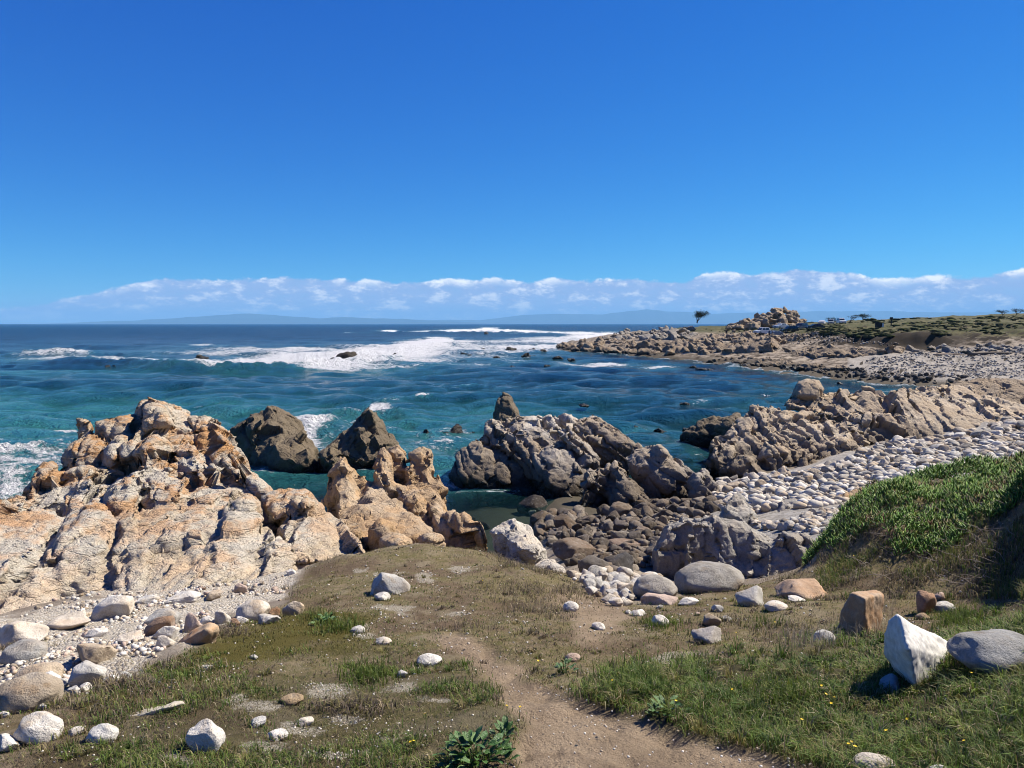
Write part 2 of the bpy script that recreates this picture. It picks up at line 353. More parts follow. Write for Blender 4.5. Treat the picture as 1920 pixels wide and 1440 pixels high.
# ground zones as polygons of the photograph, evaluated on the ground
PATH = [(965,1500),(985,1405),(1000,1352),(940,1300),(885,1255),(845,1220),(820,1190),(858,1172),(905,1200),(975,1240),(1045,1290),(1120,1328),(1240,1372),(1400,1410),(1530,1440),(1650,1500)]
SCREE = [(-600,1150),(40,1150),(120,1120),(260,1100),(420,1075),(560,1040),(575,1060),(525,1125),(440,1150),(345,1215),(250,1265),(150,1290),(60,1310),(-600,1430)]
SOIL = [(1035,1110),(1090,1095),(1160,1120),(1190,1150),(1170,1190),(1120,1205),(1085,1190),(1060,1150)]
LUSH = [(1080,1300),(1200,1240),(1400,1215),(1640,1205),(1920,1165),(3400,1100),(3400,1600),(1640,1600),(1540,1440),(1400,1400),(1230,1365)]
LUSH2 = [(60,1560),(60,1440),(250,1330),(480,1270),(640,1235),(860,1230),(890,1270),(960,1300),(960,1345),(900,1400),(860,1560)]
MOSS = [(160,1320),(330,1240),(420,1190),(560,1140),(700,1160),(680,1200),(520,1240),(330,1290)]
TURF_L = [(-600,1440),(60,1315),(150,1295),(250,1268),(345,1220),(440,1155),(525,1130),(575,1062),(640,1040),(760,1018),(880,1012),(1000,1040),(1060,1070),(1140,1130),(1230,1128),(1400,1085),(1520,1065),(1560,1000),(1650,930),(1920,860),(3400,500),(3400,1700),(-600,1700)]
BANK = [(1535,1060),(1556,985),(1620,918),(1700,885),(1920,838),(2700,640),(2700,900),(1920,925),(1830,945),(1740,960),(1640,1020)]
PALE = [(800,1085,45,14),(860,1065,30,8),(700,1072,60,6),(480,1325,70,16),(540,1370,50,14),(630,1350,45,12),(700,1183,40,10),(600,1290,60,12),(430,1310,40,14),(500,1400,60,14),(640,1420,80,12),(760,1290,50,10),(1225,1290,50,14),(1290,1235,70,12),(880,1150,40,10),(760,1150,40,8),(1890,1380,40,25),(330,1420,60,10),(720,1390,50,10),(820,1310,40,10)]
def zones(x, y, z):
    px, py = proj(np.stack([x, y, z], -1)); r = np.hypot(x, y)
    j = fbm2(x * 2.2, y * 2.2, 4, 31) * 26; near = (y > 0.8) & (r < 14)
    def f(poly, w): return np.where(near, sstep(poly_sd(px, py, poly) + j, -w, w), 0.0)
    path, scree, soil, lush, lush2, moss = f(PATH, 16), f(SCREE, 12), f(SOIL, 14), f(LUSH, 30), f(LUSH2, 40), f(MOSS, 25)
    turf = np.where(near, sstep(poly_sd(px, py, TURF_L) + j * 0.4, -8, 8), 0.0)
    pale = np.zeros_like(px); jx = fbm2(x * 1.6, y * 1.6, 4, 33) * 55; jy = fbm2(x * 1.6, y * 1.6, 4, 35) * 18
    for a, b, c, d in PALE:
        pale = np.maximum(pale, np.exp(-(((px + jx - a) / c) ** 2 + ((py + jy - b) / d) ** 2)))
    pale = np.where(near, pale, 0)
    return dict(px=px, py=py, path=path, scree=scree, soil=soil, lush=lush, lush2=lush2, moss=moss, turf=turf, pale=pale, r=r)

# ------------------------------------------------------------------ ground sheet
def terrain():
    th_f = np.radians(np.arange(-42, 46.01, 0.21)); th_l = np.radians(np.arange(-180, -42, 3.0)); th_r = np.radians(np.arange(49, 180.1, 3.0))
    th = np.concatenate([th_l, th_f, th_r])
    r = np.concatenate([[0.3, 0.8, 1.2], np.exp(np.linspace(math.log(1.6), math.log(14), 150)), np.exp(np.linspace(math.log(14.2), math.log(150), 110)), np.arange(151, 215, .9), np.exp(np.linspace(math.log(217), math.log(420), 20)), np.exp(np.linspace(math.log(450), math.log(44000), 16))])
    RR, TT = np.meshgrid(r, th, indexing='ij'); x = (RR * np.sin(TT)).ravel(); y = (RR * np.cos(TT)).ravel()
    z = T(x, y); zo = zones(x, y, z)
    # gravelly scree and worn path carry their own relief
    z = z + zo['scree'] * fbm2(x * 9, y * 9, 3, 77) * 0.02 - zo['path'] * 0.035 + zo['path'] * (fbm2(x * 5, y * 5, 4, 78) * 0.016 - .014 * sstep(fbm2(x * 7, y * 4, 2, 79), .3, .6))
    nr, nt = len(r), len(th); i = np.arange((nr - 1)); jj = np.arange(nt - 1)
    I, J = np.meshgrid(i, jj, indexing='ij'); a = (I * nt + J).ravel()
    q = np.stack([a, a + nt, a + nt + 1, a + 1], -1)[:, ::-1]
    me = mesh_np('ground', np.stack([x, y, z], -1), [q[:, ::-1]])
    add_attr(me, 'zone', np.stack([np.maximum(zo['path'], zo['soil'] * 0.9), np.maximum(zo['lush'], zo['lush2'] * 0.6), zo['scree'], zo['turf']], -1))
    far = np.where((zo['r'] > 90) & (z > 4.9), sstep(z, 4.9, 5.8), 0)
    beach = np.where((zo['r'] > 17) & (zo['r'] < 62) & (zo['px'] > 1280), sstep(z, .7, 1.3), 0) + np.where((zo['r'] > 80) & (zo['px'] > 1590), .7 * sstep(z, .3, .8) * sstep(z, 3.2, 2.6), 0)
    bk = np.interp(zo['px'], [1500, 1530, 1600, 1680, 1750, 1840, 1920, 2120], [178, 174, 156, 148, 144, 144.5, 144, 146]); bank = np.where((zo['px'] > 1535) & (y > 100), sstep(y - bk, -6, -3.5) * sstep(y - bk, 4.5, 2.5) * sstep(zo['px'] + 40 * fbm2(x * .3, y * .3, 3, 37), 1850, 1770), 0); add_attr(me, 'soil', bank)  # far bank strip: dark earth, with the bank's shade put into its colour
    add_attr(me, 'zone2', np.stack([zo['pale'], zo['moss'], far, beach], -1))
    m = Mat('ground_earth_turf_and_gravel', 0.95, 0.1); p = m.pos()
    z1 = m.sep(m.attr('zone')); za = m.node('ShaderNodeAttribute', attribute_name='zone').outputs['Alpha']; z2 = m.sep(m.attr('zone2'))
    n_s = m.noise(p, 3.0, 8, 0.65); n_m = m.noise(p, 18, 8, 0.68); n_f = m.noise(p, 110, 4, 0.7); n_l = m.noise(p, 0.8, 4)
    sand = m.mix(m.rng(n_s, 0.35, 0.65), (0.46, 0.35, 0.235, 1), (0.33, 0.245, 0.16, 1))
    sand = m.mix(m.rng(n_f, 0.52, 0.68, 0, 0.7), sand, (0.14, 0.10, 0.065, 1))
    sand = m.mix(m.rng(n_m, 0.58, 0.70, 0, 0.6), sand, (0.42, 0.35, 0.26, 1))
    peb = m.voro(p, 45, 'F1', 'Color'); pebs = m.sep(peb)
    gravel = m.mix(m.rng(pebs[0], 0.0, 1.0), (0.58, 0.495, 0.375, 1), (0.78, 0.71, 0.60, 1))
    gravel = m.mix(m.rng(n_m, 0.50, 0.66, 0, 0.6), gravel, (0.40, 0.315, 0.225, 1))
    turf = m.mix(m.rng(n_s, 0.38, 0.62), (0.235, 0.185, 0.088, 1), (0.29, 0.225, 0.14, 1))
    turf = m.mix(m.rng(n_m, 0.45, 0.6, 0, 0.8), turf, (0.15, 0.14, 0.05, 1))
    turf = m.mix(m.rng(n_f, 0.56, 0.68, 0, 0.6), turf, (0.33, 0.27, 0.18, 1))
    turf = m.mix(m.rng(m.noise(p, 1.5, 5, .6, .3), .46, .60, 0, .75), turf, (0.17, 0.115, 0.075, 1))
    turf = m.mix(m.rng(m.noise(p, 2.6, 6, .62), .54, .66, 0, .7), turf, (0.33, 0.27, 0.175, 1))
    turf = m.mix(z2[1], turf, m.mix(n_m, (0.10, 0.09, 0.02, 1), (0.145, 0.115, 0.03, 1)))
    green = m.mix(n_m, (0.035, 0.042, 0.013, 1), (0.075, 0.068, 0.028, 1))
    turf = m.mix(m.math('MULTIPLY', z1[1], 0.8), turf, green)
    pale_f = m.math('MULTIPLY', m.rng(m.math('ADD', z2[0], m.math('MULTIPLY', m.math('SUBTRACT', n_m, .5), 1.6)), .45, .75), m.rng(n_f, .38, .58)); turf = m.mix(pale_f, turf, (0.50, 0.45, 0.36, 1))
    sp = m.node('ShaderNodeSeparateXYZ'); m.l.new(p, sp.inputs[0])
    rockg = m.mix(m.rng(n_s, 0.3, 0.7), (0.25, 0.20, 0.15, 1), (0.36, 0.30, 0.235, 1))
    rockg = m.mix(m.rng(m.noise(p, 0.35, 6, 0.6), 0.45, 0.6), rockg, (0.40, 0.335, 0.25, 1))
    wet = m.rng(m.math('ADD', sp.outputs[2], m.math('MULTIPLY', n_s, 0.5)), 0.5, 1.4, 1.0, 0.0)
    rockg = m.mix(wet, rockg, (0.10, 0.085, 0.06, 1))
    rockg = m.mix(m.math('MULTIPLY', m.rng(sp.outputs[1], 90.0, 120.0), m.rng(m.noise(p, .5, 7, .7), .46, .58)), rockg, (0.11, 0.085, 0.06, 1))
    zb = m.node('ShaderNodeAttribute', attribute_name='zone2').outputs['Alpha']
    cob = m.sep(m.voro(p, 7, 'F1', 'Color')); cobc = m.mix(cob[0], (0.26, 0.235, 0.20, 1), (0.46, 0.43, 0.385, 1)); rockg = m.mix(zb, rockg, cobc)
    c = m.mix(za, rockg, turf)
    damp = m.rng(m.noise(p, 1.1, 6, .65, .5), .5, .66, 0, .6); sand = m.mix(damp, sand, (0.17, 0.115, 0.078, 1))
    c = m.mix(z1[2], c, gravel); c = m.mix(z1[0], c, sand)
    fg = m.mix(m.rng(m.noise(p, 0.12, 6, 0.6), 0.4, 0.62), (0.075, 0.075, 0.03, 1), (0.13, 0.115, 0.055, 1))
    fg = m.mix(m.rng(m.noise(p, 0.6, 5, 0.6), 0.5, 0.66), fg, (0.055, 0.06, 0.02, 1))
    c = m.mix(z2[2], c, fg)
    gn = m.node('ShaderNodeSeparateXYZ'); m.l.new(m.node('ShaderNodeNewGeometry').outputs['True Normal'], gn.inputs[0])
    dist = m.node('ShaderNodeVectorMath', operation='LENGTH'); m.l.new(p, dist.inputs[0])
    c = m.mix(m.math('MAXIMUM', m.attr('soil', True), m.math('MULTIPLY', m.rng(gn.outputs[2], .95, .85), m.rng(dist.outputs['Value'], 90.0, 110.0))), c, (0.04, 0.03, 0.02, 1))  # dark earth on far steep ground and bank strip, shade painted in
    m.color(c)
    pebh = m.math('MULTIPLY', m.math('SUBTRACT', 1.0, m.voro(p, 45)), m.math('MULTIPLY', m.math('MAXIMUM', z1[2], m.math('MULTIPLY', z1[0], .25)), .7))
    m.bump(m.math('ADD', pebh, m.math('ADD', m.math('MULTIPLY', n_m, 0.8), m.math('MULTIPLY', n_f, 0.45))), 1.0, 0.05)
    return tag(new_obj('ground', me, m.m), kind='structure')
ground = terrain()

# ------------------------------------------------------------------ sea
FOAM = [(240,677,210,3.5,.85),(430,661,170,4,.7),(600,655,250,5,.8),(900,656,200,6,.75),(1000,641,180,4,.8),(700,689,120,4,.7),(860,684,90,4,.6),(480,680,140,9,1),(610,672,150,13,1),(720,662,130,15,1),(560,686,170,6,1),(880,668,140,10,.6),(960,645,150,9,.6),(1050,655,90,8,.6),(690,815,90,22,.52),(830,835,110,30,.55),(600,850,70,30,.55),(880,870,60,30,.55),(780,820,60,14,.5),(900,790,90,8,.3),(740,770,120,8,.3),(480,800,90,10,.25),(790,648,60,11,1),(820,640,35,8,1),(690,681,170,6,.6),(790,676,75,7,.8),(410,682,60,8,1),(560,656,200,4,.55),(640,650,120,4,.5),
 (122,662,50,8,1),(215,672,120,4,.7),(300,675,90,5,.85),(90,669,80,5,.7),(440,650,100,3,.5),(380,648,30,3,.7),
 (730,621,20,2.5,1),(800,622,30,2.5,.8),(870,621,50,4,1),(915,619,25,5,1),(960,622,60,4,1),(1010,624,90,3,.9),(1085,625,50,3,.9),(655,624,10,1.5,.8),(690,625,40,1.5,.4),
 (1040,635,90,4,.8),(1100,632,50,5,.95),(1140,628,40,6,.9),(950,660,90,5,.7),(1000,650,110,5,.85),(900,650,90,5,.75),(860,640,60,4,.8),(930,640,80,3,.6),(1080,645,50,3,.7),(1010,672,60,3,.4),
 (1120,683,70,4,.85),(1240,687,40,3,.85),(1190,682,60,3,.5),(960,681,40,4,.6),(1060,676,60,3,.45),
 (785,744,14,3,1),(735,752,25,3,.6),(705,764,22,9,1),(660,775,40,6,.6),(870,725,22,3,.7),(590,800,42,18,.95),(640,786,60,8,.6),(575,830,30,28,.9),(620,830,20,20,.5),(690,776,60,5,.4),
 (840,830,70,14,.6),(860,812,60,6,.6),(800,845,60,18,.45),(840,860,40,20,.4),(860,770,80,6,.25),(890,900,50,25,.4),(820,880,40,15,.3),
 (50,865,90,32,.7),(20,905,60,32,.75),(122,812,24,7,1),(-60,900,140,45,.72),(130,835,60,16,.6),(60,812,80,5,.35),(90,880,60,25,.6),(30,840,60,10,.6),(-80,820,100,12,.6),(240,760,60,4,.2),(410,770,50,5,.35),
 (1318,753,18,1.8,.6),(1280,757,30,2,.3),(520,898,70,8,.6),(670,893,80,8,.6),(850,908,50,10,.7),(930,925,60,7,.6),(1300,830,50,10,.6),(1335,880,20,20,.6),(1380,762,60,6,.5),(150,860,60,36,.6),(60,930,100,30,.7),(120,790,90,6,.4),(1190,806,30,4,.5),(1230,800,40,4,.45),(1300,855,25,22,.6),(1430,745,70,6,.4),(1480,728,70,8,.3),(1560,712,60,5,.4),(1300,812,40,8,.5),(1270,835,30,10,.4),(1620,705,60,5,.35),(1390,760,40,6,.4),
 (870,925,40,14,.5),(960,925,40,6,.5),(930,915,40,6,.5),(560,860,40,14,.25),(1310,880,20,14,.5)]
def sea():
    th = np.radians(np.concatenate([np.arange(-110, -38, 2.0), np.arange(-38, 38.01, 0.115), np.arange(40, 62, 2.0)]))
    pyr = np.concatenate([np.arange(1040, 820, -2.4), np.arange(820, 690, -1.1), np.arange(690, 609, -0.6), [608.6, 608.2, 607.9, 607.6, 607.45, 607.35]])
    r = EYE * FPX / (pyr - 607.0)
    RR, TT = np.meshgrid(r, th, indexing='ij'); x = (RR * np.sin(TT)).ravel(); y = (RR * np.cos(TT)).ravel(); rr = RR.ravel()
    px, py = proj(np.stack([x, y, 0 * x], -1)); inf = (y > 5)
    depth = -T(x, y)
    foam = np.zeros_like(x)
    w1 = fbm2(x * 0.12, y * 0.12, 3, 61); jx = w1 * 14; jy = fbm2(x * 0.09, y * 0.09, 3, 62) * 3.0 * np.clip((py - 607) / 60, 0.15, 2)
    for a, b, c, d, s in FOAM:
        e = ((px + jx - a) / c) ** 2 + ((py + jy - b) / d) ** 2
        foam = np.maximum(foam, s * np.exp(-0.5 * np.minimum(e, 60) ** 1.5))
    foam = np.where(inf, foam, 0.0)
    shore = sstep(depth, 0.75, 0.05) * sstep(rr, 18, 26) * np.where(rr > 80, 0.8, 0.42)
    foam = np.maximum(foam, shore * 0.8)
    damp = sstep(depth, 0.0, 1.6)
    z = np.zeros_like(x)
    wr = np.random.default_rng(5)
    for L, A, n in ((55, 0.32, 3), (24, 0.20, 4), (11, 0.17, 5), (5.2, 0.15, 7), (2.4, 0.085, 8)):
        res = (1 - sstep(rr, L * 9, L * 26))
        for k in range(n):
            ang = R(205 + wr.uniform(-38, 38) * (1.0 if L > 20 else 2.0)); kx, ky = math.sin(ang), math.cos(ang); ph = wr.uniform(0, 6.28); LL = L * wr.uniform(0.75, 1.3)
            phs = 2 * math.pi * (x * kx + y * ky) / LL + ph + 0.9 * w1
            s = np.sin(phs); z += A / math.sqrt(n) * (s + 0.28 * np.cos(2 * phs)) * res
    z *= 0.12 + 0.88 * damp
    # breaking crests: (crest polyline in the photograph, height, width in metres)
    for line, h, wd in (([(340,690),(420,692),(520,690),(620,684),(720,676)], 1.15, 6), ([(640,668),(720,662),(800,655),(860,648)], 1.1, 8), ([(60,668),(120,670),(190,668)], 1.5, 7),
                        ([(150,680),(260,684),(345,686)], 0.6, 5), ([(700,626),(860,626),(1000,627)], 1.6, 25), ([(860,623),(915,623),(960,624)], 2.6, 20), ([(1040,640),(1120,638)], 1.0, 10),
                        ([(720,752),(790,747)], 0.35, 2.2), ([(650,778),(720,772)], 0.45, 2.2), ([(830,729),(890,727)], 0.3, 2.5), ([(560,812),(620,800)], 0.5, 2), ([(0,860),(100,850)], 0.45, 2.0), ([(-60,910),(30,900)], 0.5, 2.0)):
        q = sea_pt([a for a, b in line], [b for a, b in line])[:, :2]; dm = np.full(x.shape, 1e9)
        for i in range(len(q) - 1):
            a, b = q[i], q[i + 1]; ab = b - a
            t = np.clip(((x - a[0]) * ab[0] + (y - a[1]) * ab[1]) / (ab @ ab), 0, 1)
            dm = np.minimum(dm, np.hypot(x - a[0] - t * ab[0], y - a[1] - t * ab[1]))
        z += h * np.exp(-(dm / wd) ** 2) * (1 + 0.45 * fbm2(x * 4.0 / wd, y * 4.0 / wd, 3, 88))
    z += foam * np.clip(rr / 140, 0.12, 1.6) * 0.32 * fbm2(x * np.clip(60 / rr, 0.25, 3), y * np.clip(60 / rr, 0.25, 3), 4, 90)
    nr, nt = len(r), len(th); I, J = np.meshgrid(np.arange(nr - 1), np.arange(nt - 1), indexing='ij'); a = (I * nt + J).ravel()
    q = np.stack([a, a + 1, a + nt + 1, a + nt], -1)
    dq = depth[q].min(1); keep = (depth[q].max(1) > -0.9); q = q[keep][:, ::-1]
    used, inv = np.unique(q, return_inverse=True); q = inv.reshape(q.shape)
    me = mesh_np('sea', np.stack([x, y, z], -1)[used], [q[:, ::-1]])
    teal = sstep(py, 690, 790) * np.where(px < 950, 1.0, np.where(px < 1250, 1 - (px - 950) / 420, 0.28)) * sstep(py, 1000, 860)
    teal = np.clip(teal + 0.5 * np.exp(-((py - 700) / 12) ** 2) * sstep(px, 1000, 700) + foam * 0.75 * sstep(py, 640, 700), 0, 1.2)
    teal = np.clip(teal * (1 + 0.5 * fbm2(x * 0.07, y * 0.07, 3, 93)), 0, 1)
    add_attr(me, 'foam', foam[used]); add_attr(me, 'teal', teal[used]); add_attr(me, 'depth', depth[used]); add_attr(me, 'dist', rr[used])
    m = Mat('sea_water', 0.12, 0.5); p = m.pos(); m.b.inputs['IOR'].default_value = 1.333
    fo, te, de = m.attr('foam', True), m.attr('teal', True), m.attr('depth', True); di = m.attr('dist', True)
    nb = m.noise(m.stretch(p, (0.03, 0.10, 0.03), (0, 0, 0.3)), 1.0, 4, 0.6)
    deep = m.mix(m.rng(nb, 0.35, 0.65), (0.0025, 0.024, 0.064, 1), (0.004, 0.038, 0.088, 1))
    near = m.mix(m.rng(m.noise(m.stretch(p, (0.12, 0.3, 0.1)), 1.0, 5), 0.3, 0.7), (0.018, 0.155, 0.165, 1), (0.055, 0.27, 0.265, 1))
    body = m.mix(te, deep, near)
    body = m.mix(m.rng(di, 60.0, 22.0), body, m.mix(te, (0.012, 0.03, 0.035, 1), body))
    # foam lace
    f1 = m.noise(m.stretch(p, (0.85, 0.95, 0.8), (0, 0, 0.25)), 1.0, 9, 0.62, 0.9); f2 = m.noise(p, 0.11, 6, 0.6, 0.5); f3 = m.noise(m.stretch(p, (3.2, 3.2, 2)), 1.0, 6, 0.7, 1.2)
    lace = m.math('ADD', m.math('MULTIPLY', f1, 0.5), m.math('ADD', m.math('MULTIPLY', f2, 0.18), m.math('MULTIPLY', f3, 0.39)))
    th_ = m.math('SUBTRACT', 0.80, m.math('MULTIPLY', fo, 0.46))
    ff = m.rng(lace, th_, m.math('ADD', th_, 0.10)); ff = m.math('MULTIPLY', ff, m.rng(fo, 0.03, 0.2))
    # scattered small whitecaps
    caps = m.math('MULTIPLY', m.rng(m.noise(m.stretch(p, (0.2, 0.3, 0.2), (0, 0, 0.2)), 1.0, 6, 0.62), 0.715, 0.745), m.math('MULTIPLY', m.rng(f1, 0.46, 0.60), m.rng(di, 40.0, 70.0)))
    ff = m.math('MAXIMUM', ff, m.math('MULTIPLY', caps, 0.75))
    # aerated water around the foam
    body = m.mix(m.math('MULTIPLY', fo, m.rng(lace, 0.35, 0.6, 0.15, 0.55)), body, (0.11, 0.36, 0.40, 1))
    m.color(m.mix(ff, body, (1.0, 1.0, 1.0, 1)))
    m.put(m.b.inputs['Roughness'], m.math('ADD', m.rng(di, 30.0, 600.0, 0.10, 0.26), m.math('MULTIPLY', ff, 0.6), True))
    ws1 = m.noise(m.stretch(p, (0.5, 0.5, 0.4), (0, 0, 0.35)), 1.0, 10, 0.74, 0.25); ws2 = m.noise(m.stretch(p, (3.4, 2.6, 2.0), (0, 0, -0.2)), 1.0, 6, 0.62, 0.2)
    def ridged(n_): return m.math('SUBTRACT', 1.0, m.math('ABSOLUTE', m.math('SUBTRACT', m.math('MULTIPLY', n_, 2.0), 1.0)))
    r1 = ridged(m.noise(m.stretch(p, (0.75, 0.7, 0.5), (0, 0, 0.4)), 1.0, 5, 0.55, 0.5)); r2 = ridged(m.noise(m.stretch(p, (2.3, 1.8, 1.2), (0, 0, 0.1)), 1.0, 4, 0.55, 0.4))
    ws1 = m.math('ADD', ws1, m.math('ADD', m.math('MULTIPLY', m.math('POWER', r1, 3.0), 0.38), m.math('MULTIPLY', m.math('POWER', r2, 3.0), 0.14)))
    m.put(m.b.inputs['Specular IOR Level'], m.rng(di, 120.0, 900.0, 0.5, 0.16))
    hgt = m.math('ADD', m.math('MULTIPLY', ws1, 1.7), m.math('ADD', m.math('MULTIPLY', ws2, 0.75), m.math('MULTIPLY', ff, m.math('MULTIPLY', f3, 0.35))))
    m.bump(hgt, 1.0, 1.0)
    tr = m.node('ShaderNodeBsdfTransparent'); tr.inputs[0].default_value = (0.72, 0.86, 0.84, 1)
    ms = m.node('ShaderNodeMixShader')
    clear = m.math('MULTIPLY', m.math('MULTIPLY', m.rng(de, 0.1, 1.25, 0.82, 0.0), m.math('SUBTRACT', 1.0, ff)), m.rng(di, 60.0, 40.0))
    m.l.new(clear, ms.inputs[0]); m.l.new(m.b.outputs[0], ms.inputs[1]); m.l.new(tr.outputs[0], ms.inputs[2]); m.l.new(ms.outputs[0], m.out.inputs[0])
    return tag(new_obj('sea', me, m.m), kind='structure')
sea()

# ------------------------------------------------------------------ distant mountains across the bay
def ridge(name, Y, prof, seed):
    xs = np.arange(-1500, 3400, 5.0)
    pyv = np.interp(xs, [a for a, b in prof], [b for a, b in prof])
    n = fbm2(xs * 0.012, xs * 0 + seed, 5, seed); hh = (607 - pyv); hh = np.where(hh > 0.3, hh + n * np.minimum(hh, 4) * 0.4, hh)
    ztop = EYE + hh / FPX * Y; X = (xs - 960) / FPX * Y
    rows = [(-2500, -6, 0), (-900, 0.45, 1), (0, 1.0, 1), (1500, 0.5, 1), (3500, -6, 0)]; v = []
    for dy, s, k in rows:
        jit = fbm2(xs * 0.05, xs * 0 + dy, 3, seed + 3) * 350 * k
        v.append(np.stack([X, Y + dy + jit, ztop * s if k else np.full(len(xs), -6.0)], -1))
    n_ = len(xs); a = (np.arange(4)[:, None] * n_ + np.arange(n_ - 1)[None]).ravel()
    me = mesh_np(name, np.concatenate(v), [np.stack([a, a + 1, a + n_ + 1, a + n_], -1)])
    m = Mat(name + '_forest', 0.95, 0.1); p = m.pos()
    m.color(m.mix(m.rng(m.noise(p, 0.0012, 5), 0.4, 0.6), (0.03, 0.045, 0.05, 1), (0.045, 0.06, 0.055, 1)))
    return tag(new_obj(name, me, m.m), kind='structure')
ridge('mountain_ridge', 27000, [(-1500,607.5),(90,607.5),(200,603),(300,598),(400,592),(470,588),(520,590),(600,596),(640,594),(700,596),(800,600),(880,603),(930,607),(1000,607.5),(3400,607.5)], 4)
ridge('mountain_ridge', 32000, [(-1500,608),(560,607),(640,600),(760,601),(900,600),(980,592),(1060,588),(1130,590),(1190,583),(1212,580),(1250,584),(1330,588),(1420,587),(1560,584),(1700,585),(1760,586),(1850,584),(1920,583),(2300,580),(3400,590)], 9)

# ------------------------------------------------------------------ rock formations
def poly_block(bm, poly, Y, lean=0.0, tf=0.5, tb=0.6, inset=0.6, root=0.0):
    p = np.array(poly, float); c = p.mean(0); y0, y1 = p[:, 1].max(), p[:, 1].min()
    f = (y0 - p[:, 1]) / max(y0 - y1, 1e-6); Yi = Y + lean * f
    pts = [P(p[:, 0], p[:, 1], Yi)]
    q = c + (p - c) * inset; fq = np.clip((y0 - q[:, 1]) / max(y0 - y1, 1e-6), 0, 1)
    pts.append(P(q[:, 0], q[:, 1], Y + lean * fq - tf))
    q2 = c + (p - c) * 0.75; fq = np.clip((y0 - q2[:, 1]) / max(y0 - y1, 1e-6), 0, 1)
    pts.append(P(q2[:, 0], q2[:, 1], Y + lean * fq + tb))
    if root:
        low = pts[0][f < 0.45].copy(); low[:, 2] -= root; pts.append(low); low2 = low.copy(); low2[:, 1] += tb; pts.append(low2)
    vs = [bm.verts.new(tuple(v)) for v in np.concatenate(pts)]
    bmesh.ops.convex_hull(bm, input=vs, use_existing_faces=False)

def hull_world(bm, c, s, rot, seed, n=14):
    r = np.random.default_rng(seed); d = r.normal(size=(n, 3)); d /= np.linalg.norm(d, axis=1)[:, None]
    d *= r.uniform(0.75, 1.1, (n, 1)); M = np.array(Matrix.Rotation(rot[2], 3, 'Z') @ Matrix.Rotation(rot[1], 3, 'Y') @ Matrix.Rotation(rot[0], 3, 'X'))
    pts = (d * np.array(s)) @ M.T + np.array(c)
    vs = [bm.verts.new(tuple(v)) for v in pts]
    bmesh.ops.convex_hull(bm, input=vs, use_existing_faces=False)

def remesh(bm, voxel):
    loose = [v for v in bm.verts if not v.link_faces]
    bmesh.ops.delete(bm, geom=loose, context='VERTS')
    bmesh.ops.recalc_face_normals(bm, faces=bm.faces)
    me = bpy.data.meshes.new('tmp'); bm.to_mesh(me); bm.free()
    o = bpy.data.objects.new('tmp', me); SCRATCH.collection.objects.link(o)
    md = o.modifiers.new('r', 'REMESH'); md.mode = 'VOXEL'; md.voxel_size = voxel
    vl = SCRATCH.view_layers[0]; vl.update(); ev = o.evaluated_get(vl.depsgraph); out = bpy.data.meshes.new_from_object(ev)
    bpy.data.objects.remove(o); bpy.data.meshes.remove(me)
    return out
SCRATCH = bpy.data.scenes.new('scratch')

def mesh_arrays(me):
    v = np.empty(len(me.vertices) * 3, np.float32); me.vertices.foreach_get('co', v); v = v.reshape(-1, 3).astype(float)
    lt = np.empty(len(me.polygons), np.int32); me.polygons.foreach_get('loop_total', lt)
    li = np.empty(len(me.loops), np.int32); me.loops.foreach_get('vertex_index', li)
    ls = np.empty(len(me.polygons), np.int32); me.polygons.foreach_get('loop_start', ls)
    q = li[(ls[lt == 4][:, None] + np.arange(4)[None])]; t = li[(ls[lt == 3][:, None] + np.arange(3)[None])] if (lt == 3).any() else np.zeros((0, 3), int)
    return v, q, t
def vnormals(v, q):
    a = np.cross(v[q[:, 2]] - v[q[:, 0]], v[q[:, 3]] - v[q[:, 1]]); n = np.zeros_like(v)
    for k in range(4):
        for ax in range(3): n[:, ax] += np.bincount(q[:, k], a[:, ax], len(v))
    return n / (np.linalg.norm(n, axis=1)[:, None] + 1e-9)

def smooth_v(v, q, it):
    for _ in range(it):
        s = np.zeros_like(v); c = np.zeros(len(v))
        for k in range(4):
            a, b = q[:, k], q[:, (k + 1) % 4]
            for ax in range(3): s[:, ax] += np.bincount(a, v[b, ax], len(v))
            c += np.bincount(a, minlength=len(v))
        v = 0.5 * v + 0.5 * s / np.maximum(c, 1)[:, None]
    return v

